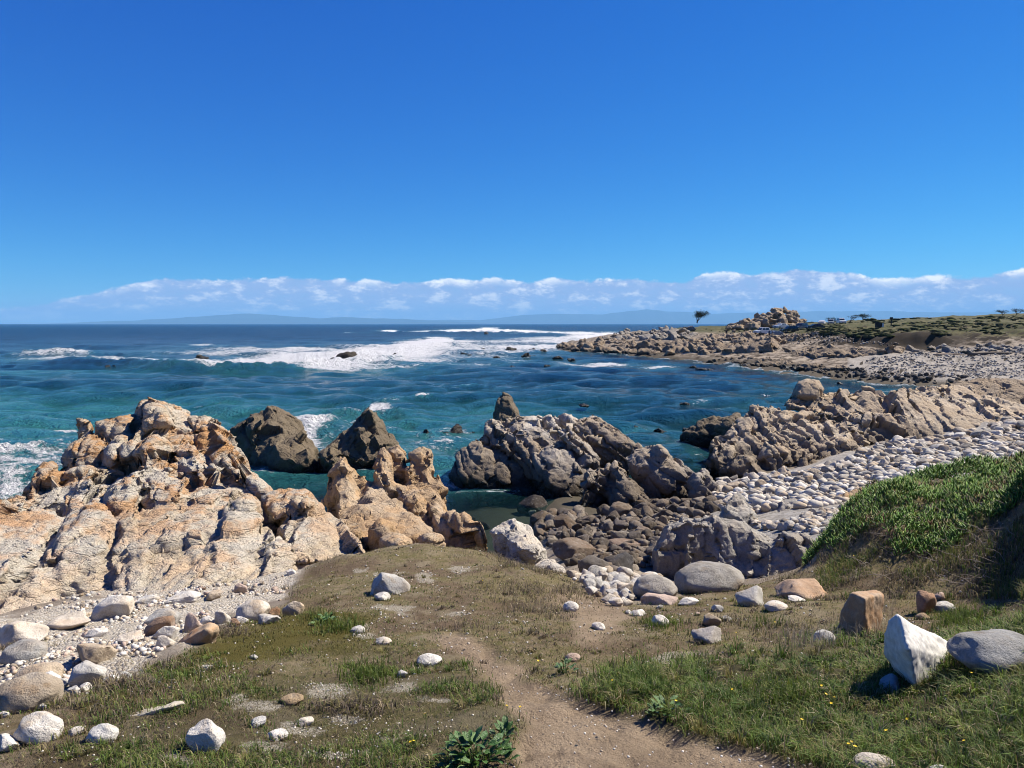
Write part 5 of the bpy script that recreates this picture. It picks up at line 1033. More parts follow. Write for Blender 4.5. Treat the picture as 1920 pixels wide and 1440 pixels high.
cobbles([(1340,948),(1440,985),(1560,960),(1640,935),(1560,1000),(1500,1000),(1420,990)], 620, 4, 30, 2.4, 31, [PALE_, GREYW, TAN, (.33,.28,.22)], 'slope_stone', 'stone on the slope behind the low cliff', 'stone', 'stones above the low cliff', 130, 'slope_gravel', 'small pale stones on the slope behind the low cliff', y0=12, y1=40)
cobbles([(1600,706),(1640,690),(1620,676),(1700,668),(2000,664),(2000,712),(1850,712),(1700,716)], 3800, 1.6, 6.5, 2.6, 33, [(.40,.385,.36),(.32,.30,.275),(.46,.44,.41),(.24,.215,.185),(.38,.34,.29)], 'beach_stone', 'stone on the far pebble beach', 'cobble', 'larger cobbles of the far beach', 60, 'pebble_beach', 'grey pebbles of the far beach across the cove', y0=75, y1=180)
cobbles([(1500,700),(1600,695),(1720,705),(1850,712),(1850,718),(1720,722),(1600,716)], 160, 4, 16, 2, 35, [(.06,.052,.042),(.09,.075,.058),(.14,.115,.09)], 'dark_boulder', 'wet boulder along the far cove edge', 'boulder', 'dark boulders at the far water edge', 160, None, None, y0=75, y1=180, flat=(.6, .9))
cobbles([(1300,640),(1330,628),(1420,621),(1500,628),(1560,634),(1620,640),(1700,648),(1560,646),(1400,645)], 800, 1.5, 5, 2.2, 37, [(.50,.43,.34),(.42,.34,.25),(.36,.28,.2),(.58,.53,.45)], 'pale_boulder', 'boulder on the far rubble slope', 'boulder', 'boulders of the far rubble slope', 80, 'rubble', 'pale rubble stones on the far slope below the parked cars', y0=120, y1=300, flat=(.6, 1))

# ------------------------------------------------------------------ haze over the bay
def box_mesh(name, a, b):
    (x0, y0, z0), (x1, y1, z1) = a, b
    v = [(x, y, z) for x in (x0, x1) for y in (y0, y1) for z in (z0, z1)]
    return mesh_np(name, v, [[(0, 1, 3, 2), (4, 6, 7, 5), (0, 4, 5, 1), (2, 3, 7, 6), (0, 2, 6, 4), (1, 5, 7, 3)]], False)
hm = bpy.data.materials.new('sea_haze'); hm.use_nodes = True; hn = hm.node_tree.nodes; hn.clear()
pv = hn.new('ShaderNodeVolumePrincipled'); ho = hn.new('ShaderNodeOutputMaterial'); hm.node_tree.links.new(pv.outputs[0], ho.inputs['Volume'])
pv.inputs['Color'].default_value = (0.28, 0.62, 1.0, 1); pv.inputs['Density'].default_value = 5.0e-5; pv.inputs['Anisotropy'].default_value = 0.0
tag(new_obj('haze', box_mesh('haze', (-48000, -48000, -9), (48000, 48000, 690)), hm), 'thin blue sea haze over the bay', 'haze', kind='stuff')

# ------------------------------------------------------------------ grass and herbs
M_G = Mat('grass_blades', .7, .25)
_c = M_G.attr('col'); M_G.color(_c); _tr = M_G.node('ShaderNodeBsdfTranslucent'); M_G.l.new(_c, _tr.inputs[0]); _ms = M_G.node('ShaderNodeMixShader'); _ms.inputs[0].default_value = .28
M_G.l.new(M_G.b.outputs[0], _ms.inputs[1]); M_G.l.new(_tr.outputs[0], _ms.inputs[2]); M_G.l.new(_ms.outputs[0], M_G.out.inputs[0]); M_G = M_G.m
def blades(name, label, g, h, w, col, seed, curl=(.2, .9), cat='grass', th=None):
    r = np.random.default_rng(seed); n = len(g); th = r.uniform(0, 6.283, n) if th is None else th; d = np.stack([np.cos(th), np.sin(th), 0 * th], -1); s = np.stack([-np.sin(th), np.cos(th), 0 * th], -1)
    cu = r.uniform(curl[0], curl[1], n); U = np.array([0, 0, 1.0]); h_ = h[:, None]; w_ = w[:, None] / 2; c_ = cu[:, None]
    b = g - U * .004; mid = b + U * h_ * .6 + d * h_ * c_ * .25; tip = b + U * h_ * (1 - .35 * c_) + d * h_ * c_ * .8
    v = np.stack([b - s * w_, b + s * w_, mid + s * w_ * .7, mid - s * w_ * .7, tip], 1).reshape(-1, 3)
    o = (np.arange(n) * 5)[:, None]; me = mesh_np(name, v, [o + np.array([0, 1, 2, 3]), o + np.array([3, 2, 4])])
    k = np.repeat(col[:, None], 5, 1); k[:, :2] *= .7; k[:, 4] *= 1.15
    add_attr(me, 'col', k.reshape(-1, 3))
    return tag(new_obj(name, me, M_G), label, cat, kind='stuff')
def polar(n, r0, r1, seed, t0=-40, t1=43):
    r = np.random.default_rng(seed); rr = np.exp(r.uniform(math.log(r0), math.log(r1), n)); th = np.radians(r.uniform(t0, t1, n)); x, y = rr * np.sin(th), rr * np.cos(th)
    z = T(x, y); return np.stack([x, y, z], -1), zones(x, y, z), r
def tint(r, n, cols, jit=.25):
    c = np.array(cols)[r.integers(len(cols), size=n)]; return c * r.uniform(1 - jit, 1 + jit, (n, 1))
GREEN = [(.105,.17,.024),(.07,.125,.02),(.15,.21,.036),(.05,.09,.018),(.19,.22,.05)]
OLIVE = [(.21,.185,.06),(.17,.155,.05),(.25,.205,.085),(.15,.15,.04)]
DRY = [(.34,.27,.165),(.27,.21,.13),(.21,.155,.105),(.40,.34,.22)]
HEATH = [(.13,.095,.07),(.10,.075,.06),(.16,.12,.085),(.085,.07,.045)]
def ctx(n, r0, r1, seed, t0, t1):
    g, zo, r = polar(n, r0, r1, seed, t0, t1); n = len(g)
    open_ = (1 - zo['path']) * (1 - zo['soil'] * .85) * (1 - zo['scree']) * zo['turf'] * (1 - zo['pale'] * .7)
    return g, zo, r, n, fbm2(g[:, 0] * 1.7, g[:, 1] * 1.7, 4, 141), fbm2(g[:, 0] * 6, g[:, 1] * 6, 3, 142), open_, np.clip(zo['r'] / 4.0, .8, 1.6), r.uniform(0, 1, n)
g, zo, r, n, pt, pf, open_, LR_, u = ctx(165000, 1.7, 7.0, 51, 2, 54)
k = u < zo['lush'] * open_ * sstep(pt + pf * .5, -.75, -.15)
cg = np.where((r.uniform(0, 1, n) < .13 + .22 * (pt < -.15))[:, None], tint(r, n, DRY + OLIVE), np.where((pf > .1)[:, None], tint(r, n, GREEN), tint(r, n, GREEN[:3] + OLIVE[:1], .4)))
blades('grass', 'lush green grass and weeds right of the path', g[k], (r.uniform(.02, .075, n) * (1 + .7 * np.clip(pt + pf, -.6, 1)))[k], (r.uniform(.0028, .0062, n) * LR_)[k], cg[k], 52, (.3, 1.3))
def tufts(name, label, n0, r0, r1, seed, t0, t1, sel, nb, hh, rad, cols):
    g, zo, r, n, pt, pf, open_, LR_, u = ctx(n0, r0, r1, seed, t0, t1); k = u < sel(zo, pt) * open_; c = g[k]; m_ = len(c); L = LR_[k]
    c = np.repeat(c, nb, 0); tid = np.repeat(np.arange(m_), nb); n = len(c); th = r.uniform(0, 6.283, n); q = r.uniform(0, 1, n) ** .7; R_ = (rad * r.uniform(.5, 1.4, m_))[tid]
    x = c[:, 0] + np.cos(th) * q * R_; y = c[:, 1] + np.sin(th) * q * R_; g2 = np.stack([x, y, T(x, y)], -1); H = (r.uniform(hh[0], hh[1], m_))[tid] * r.uniform(.55, 1.1, n) * (1 - .35 * q)
    cc = np.array(cols)[r.integers(len(cols), size=m_)][tid] * r.uniform(.7, 1.25, (n, 1)); dry = r.uniform(0, 1, n) < .12; cc[dry] = tint(r, int(dry.sum()), DRY)
    blades(name, label, g2, H, r.uniform(.0028, .0058, n) * L[tid], cc, seed + 1, (.35, 1.3), th=th + r.normal(0, .5, n))
tufts('grass_tuft', 'clumped taller grass tufts in the lush turf right of the path', 1500, 1.8, 7, 153, 2, 44, lambda z, p: z['lush'] * .9, 55, (.05, .125), .05, GREEN + GREEN[:2] + OLIVE[:2])
tufts('grass_tuft', 'scattered small grass tufts left of the path', 2600, 1.8, 8, 155, -40, 12, lambda z, p: np.maximum(z['lush2'] * .5, z['moss'] * .25) * (p > -.1), 40, (.025, .07), .04, GREEN + OLIVE)
tufts('grass_tuft', 'brown and olive tufts scattered over the knoll', 2600, 3, 12, 157, -25, 40, lambda z, p: .35 * (1 - z['lush']) * (1 - z['moss']) * (p > 0), 34, (.02, .06), .045, OLIVE + HEATH + DRY[:2])
g, zo, r, n, pt, pf, open_, LR_, u = ctx(115000, 1.7, 8.5, 53, -40, 10)
k = u < np.maximum(zo['lush2'], .6 * zo['moss']) * sstep(pt + pf * .6, -.2, .25) * (1 - zo['lush']) * open_
cg = np.where((r.uniform(0, 1, n) < .25)[:, None], tint(r, n, DRY + OLIVE), tint(r, n, GREEN))
blades('grass', 'patchy green grass tufts left of the path', g[k], (r.uniform(.018, .055, n) * (1 + .5 * np.clip(pt, 0, 1)))[k], (r.uniform(.0026, .0055, n) * LR_)[k], cg[k], 54, (.3, 1.2))
g, zo, r, n, pt, pf, open_, LR_, u = ctx(165000, 1.9, 12.5, 55, -40, 50)
k = u < open_ * sstep(pf + .35 * pt, -.95, -.1) * (1 - .6 * zo['lush'])
mo = (zo['moss'] > r.uniform(0, 1, n)); cg = np.where(mo[:, None], tint(r, n, [(.125,.115,.025),(.15,.125,.035),(.10,.105,.025)]), np.where((r.uniform(0, 1, n) < .5)[:, None], tint(r, n, OLIVE + GREEN[:2]), tint(r, n, DRY + HEATH)))
blades('dry_turf', 'short dry olive and brown turf over the knoll', g[k], r.uniform(.008, .032, n)[k], (r.uniform(.0022, .005, n) * LR_)[k], cg[k], 56, (.4, 1.5))
# pale crumbs and shell grit
g, zo, r = polar(90000, 2.0, 11, 57); n = len(g); pt = fbm2(g[:, 0] * 3, g[:, 1] * 3, 3, 143)
k = r.uniform(0, 1, n) < zo['turf'] * (zo['pale'] * .35 * sstep(pt, -.3, .3) + .014 + .06 * (pt > .38)) + zo['path'] * .02; stone_stuff('grit', 'pale crumbs and grit strewn over the turf', g[k], (r.uniform(.006, .02, n) ** 1.0)[k] * np.clip(zo['r'][k] / 5, .7, 1.6), [WHITE, PALE_, TAN, GREYW], 58, (.4, .8), 1)
r = np.random.default_rng(91); P_ = []
for x0, y0_, a_, b_ in RING:
    nb = int(np.clip(900 * a_, 30, 260)); t_ = r.uniform(0, 6.283, nb); q_ = r.uniform(.78, 1.25, nb); P_.append(np.stack([x0 + np.cos(t_) * a_ * q_, y0_ + np.sin(t_) * b_ * q_], -1))
P_ = np.concatenate(P_); zz = T(P_[:, 0], P_[:, 1]); zo = zones(P_[:, 0], P_[:, 1], zz); k = (r.uniform(0, 1, len(P_)) < zo['turf'] * (1 - zo['scree']) * (1 - .8 * zo['soil'])); g = np.concatenate([P_, zz[:, None]], 1)[k]; n = len(g); lu = zo['lush'][k]
blades('stone_fringe', 'grass grown up around the half-buried stones', g, r.uniform(.02, .055, n) * (1 + .7 * lu), r.uniform(.003, .006, n), np.where((r.uniform(0, 1, n) < .4 + .4 * lu)[:, None], tint(r, n, GREEN), tint(r, n, OLIVE + DRY[:3])), 92, (.3, 1.2))
# twiggy dry growth along the edges of the turf
EDGE = [(900,1022,60,18),(960,1050,60,26),(1010,1075,60,22),(1060,1110,70,18),(980,1110,70,26),(1000,1150,60,20),(850,1015,60,8),(600,1042,40,10),(540,1100,24,16),(330,1250,60,10),(420,1190,50,12),(240,1290,60,14),(130,1330,70,16),(1440,1075,70,16),(1540,1060,60,26),(1590,1090,50,22),(1640,1040,60,30),(1480,1180,70,16),(1380,1170,60,14),(880,1170,50,14),(1700,1090,70,24),(1790,1060,60,40),(1840,1030,60,60),(1720,1030,60,40),(1880,1080,60,40),(1560,1120,60,14),(30,1215,60,8),(660,1330,70,14),(300,1360,60,12)]
g, zo, r = polar(330000, 3.0, 15, 61); n = len(g); e = np.zeros(n)
for a, b, c, d in EDGE: e = np.maximum(e, np.exp(-(((zo['px'] - a) / c) ** 2 + ((zo['py'] - b) / d) ** 2)))
pt = fbm2(g[:, 0] * 3, g[:, 1] * 3, 4, 151); k = r.uniform(0, 1, n) < e * sstep(pt, -.25, .25) * (1 - zo['path'])
blades('dry_heath', 'brown twiggy dry growth along the edges of the turf', g[k], (r.uniform(.02, .09, n) * (.6 + .6 * e))[k], r.uniform(.003, .006, n)[k], tint(r, n, HEATH + OLIVE[:2] + DRY[:3], .4)[k], 62, (.4, 1.6))
g, zo, r = polar(105000, 4.2, 11, 67, 21, 56); n = len(g); cr = np.interp(zo['px'], [1520, 1600, 1680, 1750, 1840, 1920, 2250], [9.6, 9.7, 8.9, 8.5, 7.9, 7.3, 6.2]); pt = fbm2(g[:, 0] * 2.6, g[:, 1] * 2.6, 4, 152)
k = (zo['px'] > 1530) & (g[:, 1] < cr + .3) & (zo['py'] < 1125) & (r.uniform(0, 1, n) < sstep(pt, -.45, .1)); gr = (pt + r.normal(0, .2, n)) > .15
blades('bank_growth', 'dry brown scrub and olive grass on the bank face below the ice plant', g[k], (r.uniform(.04, .14, n) * (.7 + .5 * np.clip(pt, 0, 1)))[k], r.uniform(.004, .008, n)[k], np.where(gr[:, None], tint(r, n, OLIVE + GREEN[:2]), tint(r, n, HEATH + HEATH + DRY[:2]))[k], 68, (.2, 1.1))
g, zo, r = polar(330000, 3.0, 15, 61); n = len(g)
# pale straw by the rust block
STRAW = [(1600,1192,50,20),(1520,1215,60,14),(1660,1150,20,20),(1640,1185,30,14)]
e = np.zeros(n)
for a, b, c, d in STRAW: e = np.maximum(e, np.exp(-(((zo['px'] - a) / c) ** 2 + ((zo['py'] - b) / d) ** 2)))
k = r.uniform(0, 1, n) < e * .22
blades('straw', 'long pale dry grass stalks at the foot of the rust block', g[k], r.uniform(.08, .19, n)[k], r.uniform(.0025, .004, n)[k], tint(r, n, [(.42,.36,.26),(.34,.28,.20),(.25,.20,.14)])[k], 63, (.1, .9))
# bright green tufts
TUFT = [(1800,1165,42,22),(1580,1055,36,14),(1600,1075,40,10),(690,1268,40,12),(1190,1285,50,18),(1440,1170,30,10),(1215,1300,40,16),(600,1165,24,10),(640,1180,40,8),(1480,1310,70,20),(1240,1170,30,10),(1330,1100,0.1,.1),(1760,1020,60,26),(1850,1060,40,26)]
e = np.zeros(n)
for a, b, c, d in TUFT: e = np.maximum(e, np.exp(-(((zo['px'] - a) / c) ** 2 + ((zo['py'] - b) / d) ** 2)))
k = r.uniform(0, 1, n) < e * .9
blades('grass_tuft', 'bright green grass tufts among the stones', g[k], r.uniform(.04, .10, n)[k], r.uniform(.0035, .006, n)[k], tint(r, n, [(.10,.15,.02),(.14,.17,.03),(.075,.12,.02)])[k], 64, (.2, .9))

# ------------------------------------------------------------------ ice plant on the right bank
def ice_plant():
    r = np.random.default_rng(71); n = 50000; s = r.uniform((1520 - 960) / FPX, (2250 - 960) / FPX, n); Yv = r.uniform(5.4, 12.5, n); x, y = s * Yv, Yv; z = T(x, y)
    px, py = proj(np.stack([x, y, z], -1))
    # mat grows from the crest backwards and a little way down the front
    crest = np.interp(px, [1520, 1600, 1680, 1750, 1840, 1920, 2250], [9.6, 9.7, 8.9, 8.5, 7.9, 7.3, 6.2]); j = fbm2(x * 1.2, y * 1.2, 4, 72)
    low = np.interp(px, [1520, 1600, 1700, 1760, 1840, 1920, 2250], [.4, 1.2, 1.3, .9, .45, .3, .2]); k = (y > crest - low + j * .35) & (y < crest + 3.4 + j) & (fbm2(x * 3, y * 3, 3, 73) > -.5); g = np.stack([x, y, z], -1)[k]; n = len(g); jj = j[k]
    mound = .02 + .20 * np.clip(fbm2(g[:, 0] * 1.5, g[:, 1] * 1.5, 3, 74) + .25, 0, 1.2); g[:, 2] += mound * r.uniform(.45, 1, n)
    th = r.uniform(0, 6.283, n); el = r.uniform(.05, 1.35, n); d = np.stack([np.cos(th) * np.cos(el), np.sin(th) * np.cos(el), np.sin(el)], -1); sd_ = np.stack([-np.sin(th), np.cos(th), 0 * th], -1); up = np.cross(sd_, d)
    L = r.uniform(.04, .09, n)[:, None]; w = r.uniform(.005, .008, n)[:, None]
    bend = np.array([0, 0, .25]) * L
    ring = lambda c, k_: [c + sd_ * w * k_, c - sd_ * w * k_, c - up * w * k_ * 1.3]
    v = np.stack(ring(g, .8) + ring(g + d * L * .55, 1.1) + [g + d * L + bend], 1).reshape(-1, 3); o = (np.arange(n) * 7)[:, None]
    q = [o + np.array(f) for f in ((0, 1, 4, 3), (1, 2, 5, 4), (2, 0, 3, 5))]; t = [o + np.array(f) for f in ((3, 4, 6), (4, 5, 6), (5, 3, 6))]
    me = mesh_np('ice_plant', v, [np.concatenate(q), np.concatenate(t)]); c = tint(r, n, [(.085,.185,.02),(.115,.235,.028),(.16,.28,.04),(.065,.13,.02),(.20,.25,.045)], .3); dd = (fbm2(g[:, 0] * 2.2, g[:, 1] * 2.2, 3, 76) > .5) & (r.uniform(0, 1, n) < .75); c[dd] = tint(r, int(dd.sum()), [(.17,.13,.04),(.20,.10,.05),(.13,.12,.05),(.10,.13,.03)])
    c = np.repeat(c[:, None], 7, 1); c[:, :3] *= .75; add_attr(me, 'col', c.reshape(-1, 3))
    m = Mat('ice_plant_leaf', .55, .22); m.color(m.attr('col')); m.b.inputs['Subsurface Weight'].default_value = 0.0
    tag(new_obj('ice_plant', me, m.m), 'thick mat of green ice plant on the bank at the right', 'ice plant', kind='stuff')
ice_plant()
def tube(path, rad, seg=6):
    path = np.asarray(path, float); n = len(path); v = []; t = np.gradient(path, axis=0); t /= np.linalg.norm(t, axis=1)[:, None] + 1e-9
    ref = np.array([0.3, .2, .93]); a = np.cross(t, ref); a /= np.linalg.norm(a, axis=1)[:, None] + 1e-9; b = np.cross(t, a); an = np.linspace(0, 2 * math.pi, seg, endpoint=False)
    for k in range(n): v.append(path[k] + rad[k] * (np.cos(an)[:, None] * a[k] + np.sin(an)[:, None] * b[k]))
    q = [(k * seg + j, k * seg + (j + 1) % seg, (k + 1) * seg + (j + 1) % seg, (k + 1) * seg + j) for k in range(n - 1) for j in range(seg)]
    return np.concatenate(v), np.array(q)
def join_tubes(ts):
    v, q, o = [], [], 0
    for a, b in ts: v.append(a); q.append(b + o); o += len(a)
    return np.concatenate(v), np.concatenate(q)
m = Mat('dead_twig', .85, .2); m.color(m.mix(m.noise(m.pos(), 40), (.22, .18, .14, 1), (.34, .29, .24, 1))); M_TWIG = m.m
r = np.random.default_rng(81); ts = []
for k in range(150):
    a, b = r.uniform(1590, 1900), r.uniform(935, 1100); p0, hit = G([a], [b], 3, 16, 300)
    if not hit[0]: continue
    p = p0[0] + [0, 0, .02]; dr = r.uniform(0, 6.28); path = [p]
    for j in range(5): dr += r.normal(0, .45); p = p + np.array([math.cos(dr) * .05, math.sin(dr) * .05, r.normal(.008, .02)]); path.append(p)
    ts.append(tube(path, np.linspace(.0035, .001, 6), 4))
v, q = join_tubes(ts); tag(new_obj('dead_twigs', mesh_np('dead_twigs', v, [q]), M_TWIG), 'tangle of grey dead twigs under the ice plant', 'twigs', kind='stuff')

# ------------------------------------------------------------------ leafy plant at the bottom edge
def leaf_mesh(seed):
    r = np.random.default_rng(seed); nu, nv = 9, 5; v = []
    for i in range(nu):
        t = i / (nu - 1); w = .30 * math.sin(math.pi * min(t * .93 + .07, 1)) ** .8 * (1 - .25 * t)
        for j in range(nv):
            s = (j / (nv - 1) - .5) * 2; v.append((t, s * w, -.30 * t * t + .10 * s * s * (1 - t) + .035 * math.sin(t * 9 + seed) * s + .12 * t))
    q = [(i * nv + j, i * nv + j + 1, (i + 1) * nv + j + 1, (i + 1) * nv + j) for i in range(nu - 1) for j in range(nv - 1)]
    return mesh_np('leaf', v, [q])
m = Mat('broad_leaf', .42, .5); oi = m.node('ShaderNodeObjectInfo'); m.color(m.mix(oi.outputs['Random'], (.035, .10, .012, 1), (.10, .19, .03, 1)))
m.bump(m.noise(m.node('ShaderNodeTexCoord').outputs['Object'], 9), .4, .02); M_LEAF = m.m
LEAF = [leaf_mesh(i) for i in range(4)]
for l in LEAF: l.materials.append(M_LEAF)
def leafy(a, b, wpx, nl, size, label, seed):
    g = G([a], [b])[0][0]; root = empty('leafy_plant', g); tag(root, label, 'plant'); r = np.random.default_rng(seed); W_ = wpx * g[1] / FPX / 2; st = []
    for k in range(nl):
        th = r.uniform(0, 6.28); rad = W_ * r.uniform(0, 1) ** .6; hz = .045 * (1 - (rad / W_) ** 2) * r.uniform(.4, 1.6) + .008; p = np.array([math.cos(th) * rad, math.sin(th) * rad * .7, hz])
        o = new_obj('leaf', LEAF[k % 4], None, root); s_ = size * r.uniform(.7, 1.25); o.scale = (s_, s_, s_); o.location = p; o.rotation_euler = (r.uniform(-.5, .5), -r.uniform(.15, 1.1), th + r.uniform(-.8, .8))
        if k % 4 == 0: st.append(tube([p * [.3, .3, 0] + [0, 0, -.02], p * [.7, .7, .6], p], [.003, .0025, .002], 5))
    v, q = join_tubes(st); new_obj('stem', mesh_np('stem', v, [q]), M_LEAF, root)
leafy(890, 1442, 150, 100, .042, 'broad-leaved bright green plant at the bottom centre edge', 91)
leafy(940, 1404, 30, 16, .040, 'small upright leafy shoot at the right end of the broad-leaved plant', 92)
leafy(610, 1172, 40, 26, .045, 'dark green rosette weed on the mossy turf left of the knoll boulder', 93)
leafy(1060, 1262, 36, 26, .035, 'grey green leafy weed at the right side of the path', 94)
leafy(1250, 1345, 70, 40, .035, 'dark leafy weed clump in the grass right of the path', 95)

# yellow flowers
def flower_mesh():
    v, f = [], []
    for k in range(6):
        a = k * math.pi / 3; c, s = math.cos(a), math.sin(a); o = len(v); v += [(0, 0, 0), (c * .5 - s * .32, s * .5 + c * .32, .12), (c, s, .2), (c * .5 + s * .32, s * .5 - c * .32, .12)]; f.append((o, o + 1, o + 2, o + 3))
    return mesh_np('blossom', v, [f])
FM = flower_mesh(); m = Mat('yellow_petal', .5, .3); m.color(m.mix(m.noise(m.pos(), 50), (.75, .50, .01, 1), (.80, .60, .03, 1))); FM.materials.append(m.m)
sv, sq = tube([(0, 0, -9), (.4, 0, -4), (0, 0, 0)], [.22, .18, .15], 5); SM = mesh_np('stem', sv, [sq]); m = Mat('flower_stem', .7, .2); m.color(m.mix(m.noise(m.pos(), 30), (.06, .10, .02, 1), (.09, .13, .03, 1))); SM.materials.append(m.m)
FL = [(950,1347),(975,1358),(798,1370),(776,1410),(770,1418),(935,1082),(905,1095),(1009,1249),(1148,1290),(1267,1333),(1430,1052),(1453,1165),(1558,1330),(1564,1318),(1548,1318),(1435,1326),(1590,1408),(1602,1418),(1596,1400),(1820,1282),(1806,1405),(1266,1325),(1600,1050),(1575,1062),(1588,1070),(1550,1064),(1372,1312),(1503,1362),(1380,1190),(1540,1300),(1340,1150),(1700,1360),(1660,1395)]
for k, (a, b) in enumerate(FL):
    g = G([a], [b + 6])[0][0]; o = empty('yellow_flower', g); s_ = .006 + .003 * ((k * 7) % 5) / 5; side = 'left of' if a < 1000 else 'right of'
    tag(o, 'small yellow flower in the grass %s the path%s' % (side, ', by the dark bank' if a > 1500 and b < 1200 else (', near the white wedge' if a > 1500 else '')), 'flower', 'yellow flowers in the turf')
    for nm, me in (('blossom', FM), ('stem', SM)):
        c = new_obj(nm, me, None, o); c.scale = (s_,) * 3; c.location = (0, 0, s_ * 8); c.rotation_euler = (random.uniform(-.5, .5) if nm == 'blossom' else 0, random.uniform(-.4, .4) if nm == 'blossom' else 0, random.uniform(0, 6))

# ------------------------------------------------------------------ far terrace: scrub, trees, cars, people, small things
m = Mat('far_scrub', .95, .1); p = m.pos(); m.color(m.mix(m.rng(m.noise(p, 1.2, 5, .6), .4, .65), m.attr('col'), (.055, .06, .022, 1))); m.bump(m.noise(p, 3, 6, .7), 1.0, .5); M_SCRUB = m.m
def scrub(name, label, poly, n, smin, smax, seed, cols, y0, y1):
    g, s, r = scatter(poly, n, smin, smax, 2.6, seed, y0, y1); ok_ = fbm2(g[:, 0] * .09, g[:, 1] * .05, 3, 166) > -.25; g, s = g[ok_], s[ok_]; o = stone_stuff(name, label, g, s, cols, seed, (.12, .34)); o.data.materials.clear(); o.data.materials.append(M_SCRUB); o['category'] = 'scrub'
scrub('scrub', 'low green coastal scrub covering the far terrace', [(1500,622),(1560,618),(1600,604),(1700,600),(1920,592),(2000,590),(2000,628),(1850,632),(1700,632),(1560,634)], 2600, 3, 20, 161, [(.12,.125,.04),(.15,.14,.06),(.085,.095,.03),(.18,.16,.08),(.14,.155,.04)], 140, 480)
scrub('scrub', 'low olive scrub around the foot of the rocky hill', [(1310,618),(1370,612),(1420,606),(1480,606),(1540,606),(1600,606),(1560,622),(1480,624),(1400,624)], 700, 2, 12, 163, [(.085,.09,.03),(.11,.105,.045),(.06,.07,.022)], 150, 420)
m = Mat('cypress_foliage', .85, .15); oi = m.node('ShaderNodeNewGeometry'); m.color(m.mix(oi.outputs['Random Per Island'], (.018, .028, .012, 1), (.05, .06, .022, 1))); M_CYP = m.m
m = Mat('cypress_bark', .9, .15); m.color(m.mix(m.noise(m.pos(), 4), (.07, .055, .045, 1), (.13, .105, .085, 1))); M_BARK = m.m
def tree(a, b, Y, h, wdt, lean, label, seed, flat=.28, stems=3, name='cypress_tree', leaves=1500):
    base = P(a, b, Y); base[2] = T(np.array([base[0]]), np.array([base[1]]))[0] - .1 if abs(T(np.array([base[0]]), np.array([base[1]]))[0] - base[2]) < 2 else base[2]
    root = empty(name, base); tag(root, label, 'tree'); r = np.random.default_rng(seed); ts = []; tips = []
    for k in range(stems):
        ang = (k - (stems - 1) / 2) / max(stems, 1); tipp = np.array([lean * h * .55 + ang * wdt * .8, r.uniform(-.2, .2) * wdt, h * (.62 + .12 * r.uniform(-1, 1))])
        pts = [np.array([0, 0, 0.]), np.array([lean * h * .08 + ang * .1 * h, 0, h * .22]), tipp * .6 + np.array([0, 0, .05 * h]), tipp]; ts.append(tube(pts, [.06 * h, .045 * h, .03 * h, .015 * h], 6)); tips.append(tipp)
        for q_ in range(4):
            t2 = tipp + np.array([r.uniform(-.35, .45) * wdt, r.uniform(-.3, .3) * wdt, r.uniform(.05, .28) * h]); ts.append(tube([pts[2], (pts[2] + t2) / 2 + [0, 0, .03 * h], t2], [.02 * h, .014 * h, .006 * h], 5)); tips.append(t2)
    v, q = join_tubes(ts); new_obj('trunk', mesh_np('trunk', v, [q]), M_BARK, root)
    tp = np.array(tips); n = leaves; c = tp[r.integers(len(tp), size=n)] + r.normal(0, 1, (n, 3)) * np.array([.13 * wdt, .13 * wdt, flat * .22 * h]); c[:, 2] = np.maximum(c[:, 2], .42 * h + r.uniform(0, .1 * h, n))
    s_ = .035 * h; u = r.normal(size=(n, 3)); u /= np.linalg.norm(u, axis=1)[:, None]; w = np.cross(u, r.normal(size=(n, 3))); w /= np.linalg.norm(w, axis=1)[:, None]
    k = s_ * r.uniform(.5, 1.2, (n, 1)); vv = np.stack([c - u * k, c + w * k * .6, c + u * k, c - w * k * .6], 1).reshape(-1, 3); qq = np.arange(n * 4).reshape(-1, 4)
    new_obj('crown', mesh_np('crown', vv, [qq], False), M_CYP, root)
tree(1307, 606, 236, 3.3, 3.7, .34, 'lone windswept cypress standing on the skyline left of the rocky hill', 171, .5, leaves=2600)
tree(1593, 601, 262, 3.2, 4.2, .75, 'bent bare cypress leaning right beside the parked white car', 173, .2, 2, leaves=500)
tree(1618, 602, 262, 2.7, 3.0, .3, 'small rounded cypress right of the bent one on the skyline', 175, .4, 3)
tree(1563, 604, 258, 2.4, 3.6, 0, 'low dark bush behind the silver parked car', 177, .5, 4, 'bush')
tree(1880, 596, 262, 2.0, 3.2, .3, 'left low windswept tree on the skyline at the far right', 179, .35, 3)
tree(1906, 596, 262, 2.2, 4.2, .3, 'right low windswept tree on the skyline at the far right', 180, .35, 3)

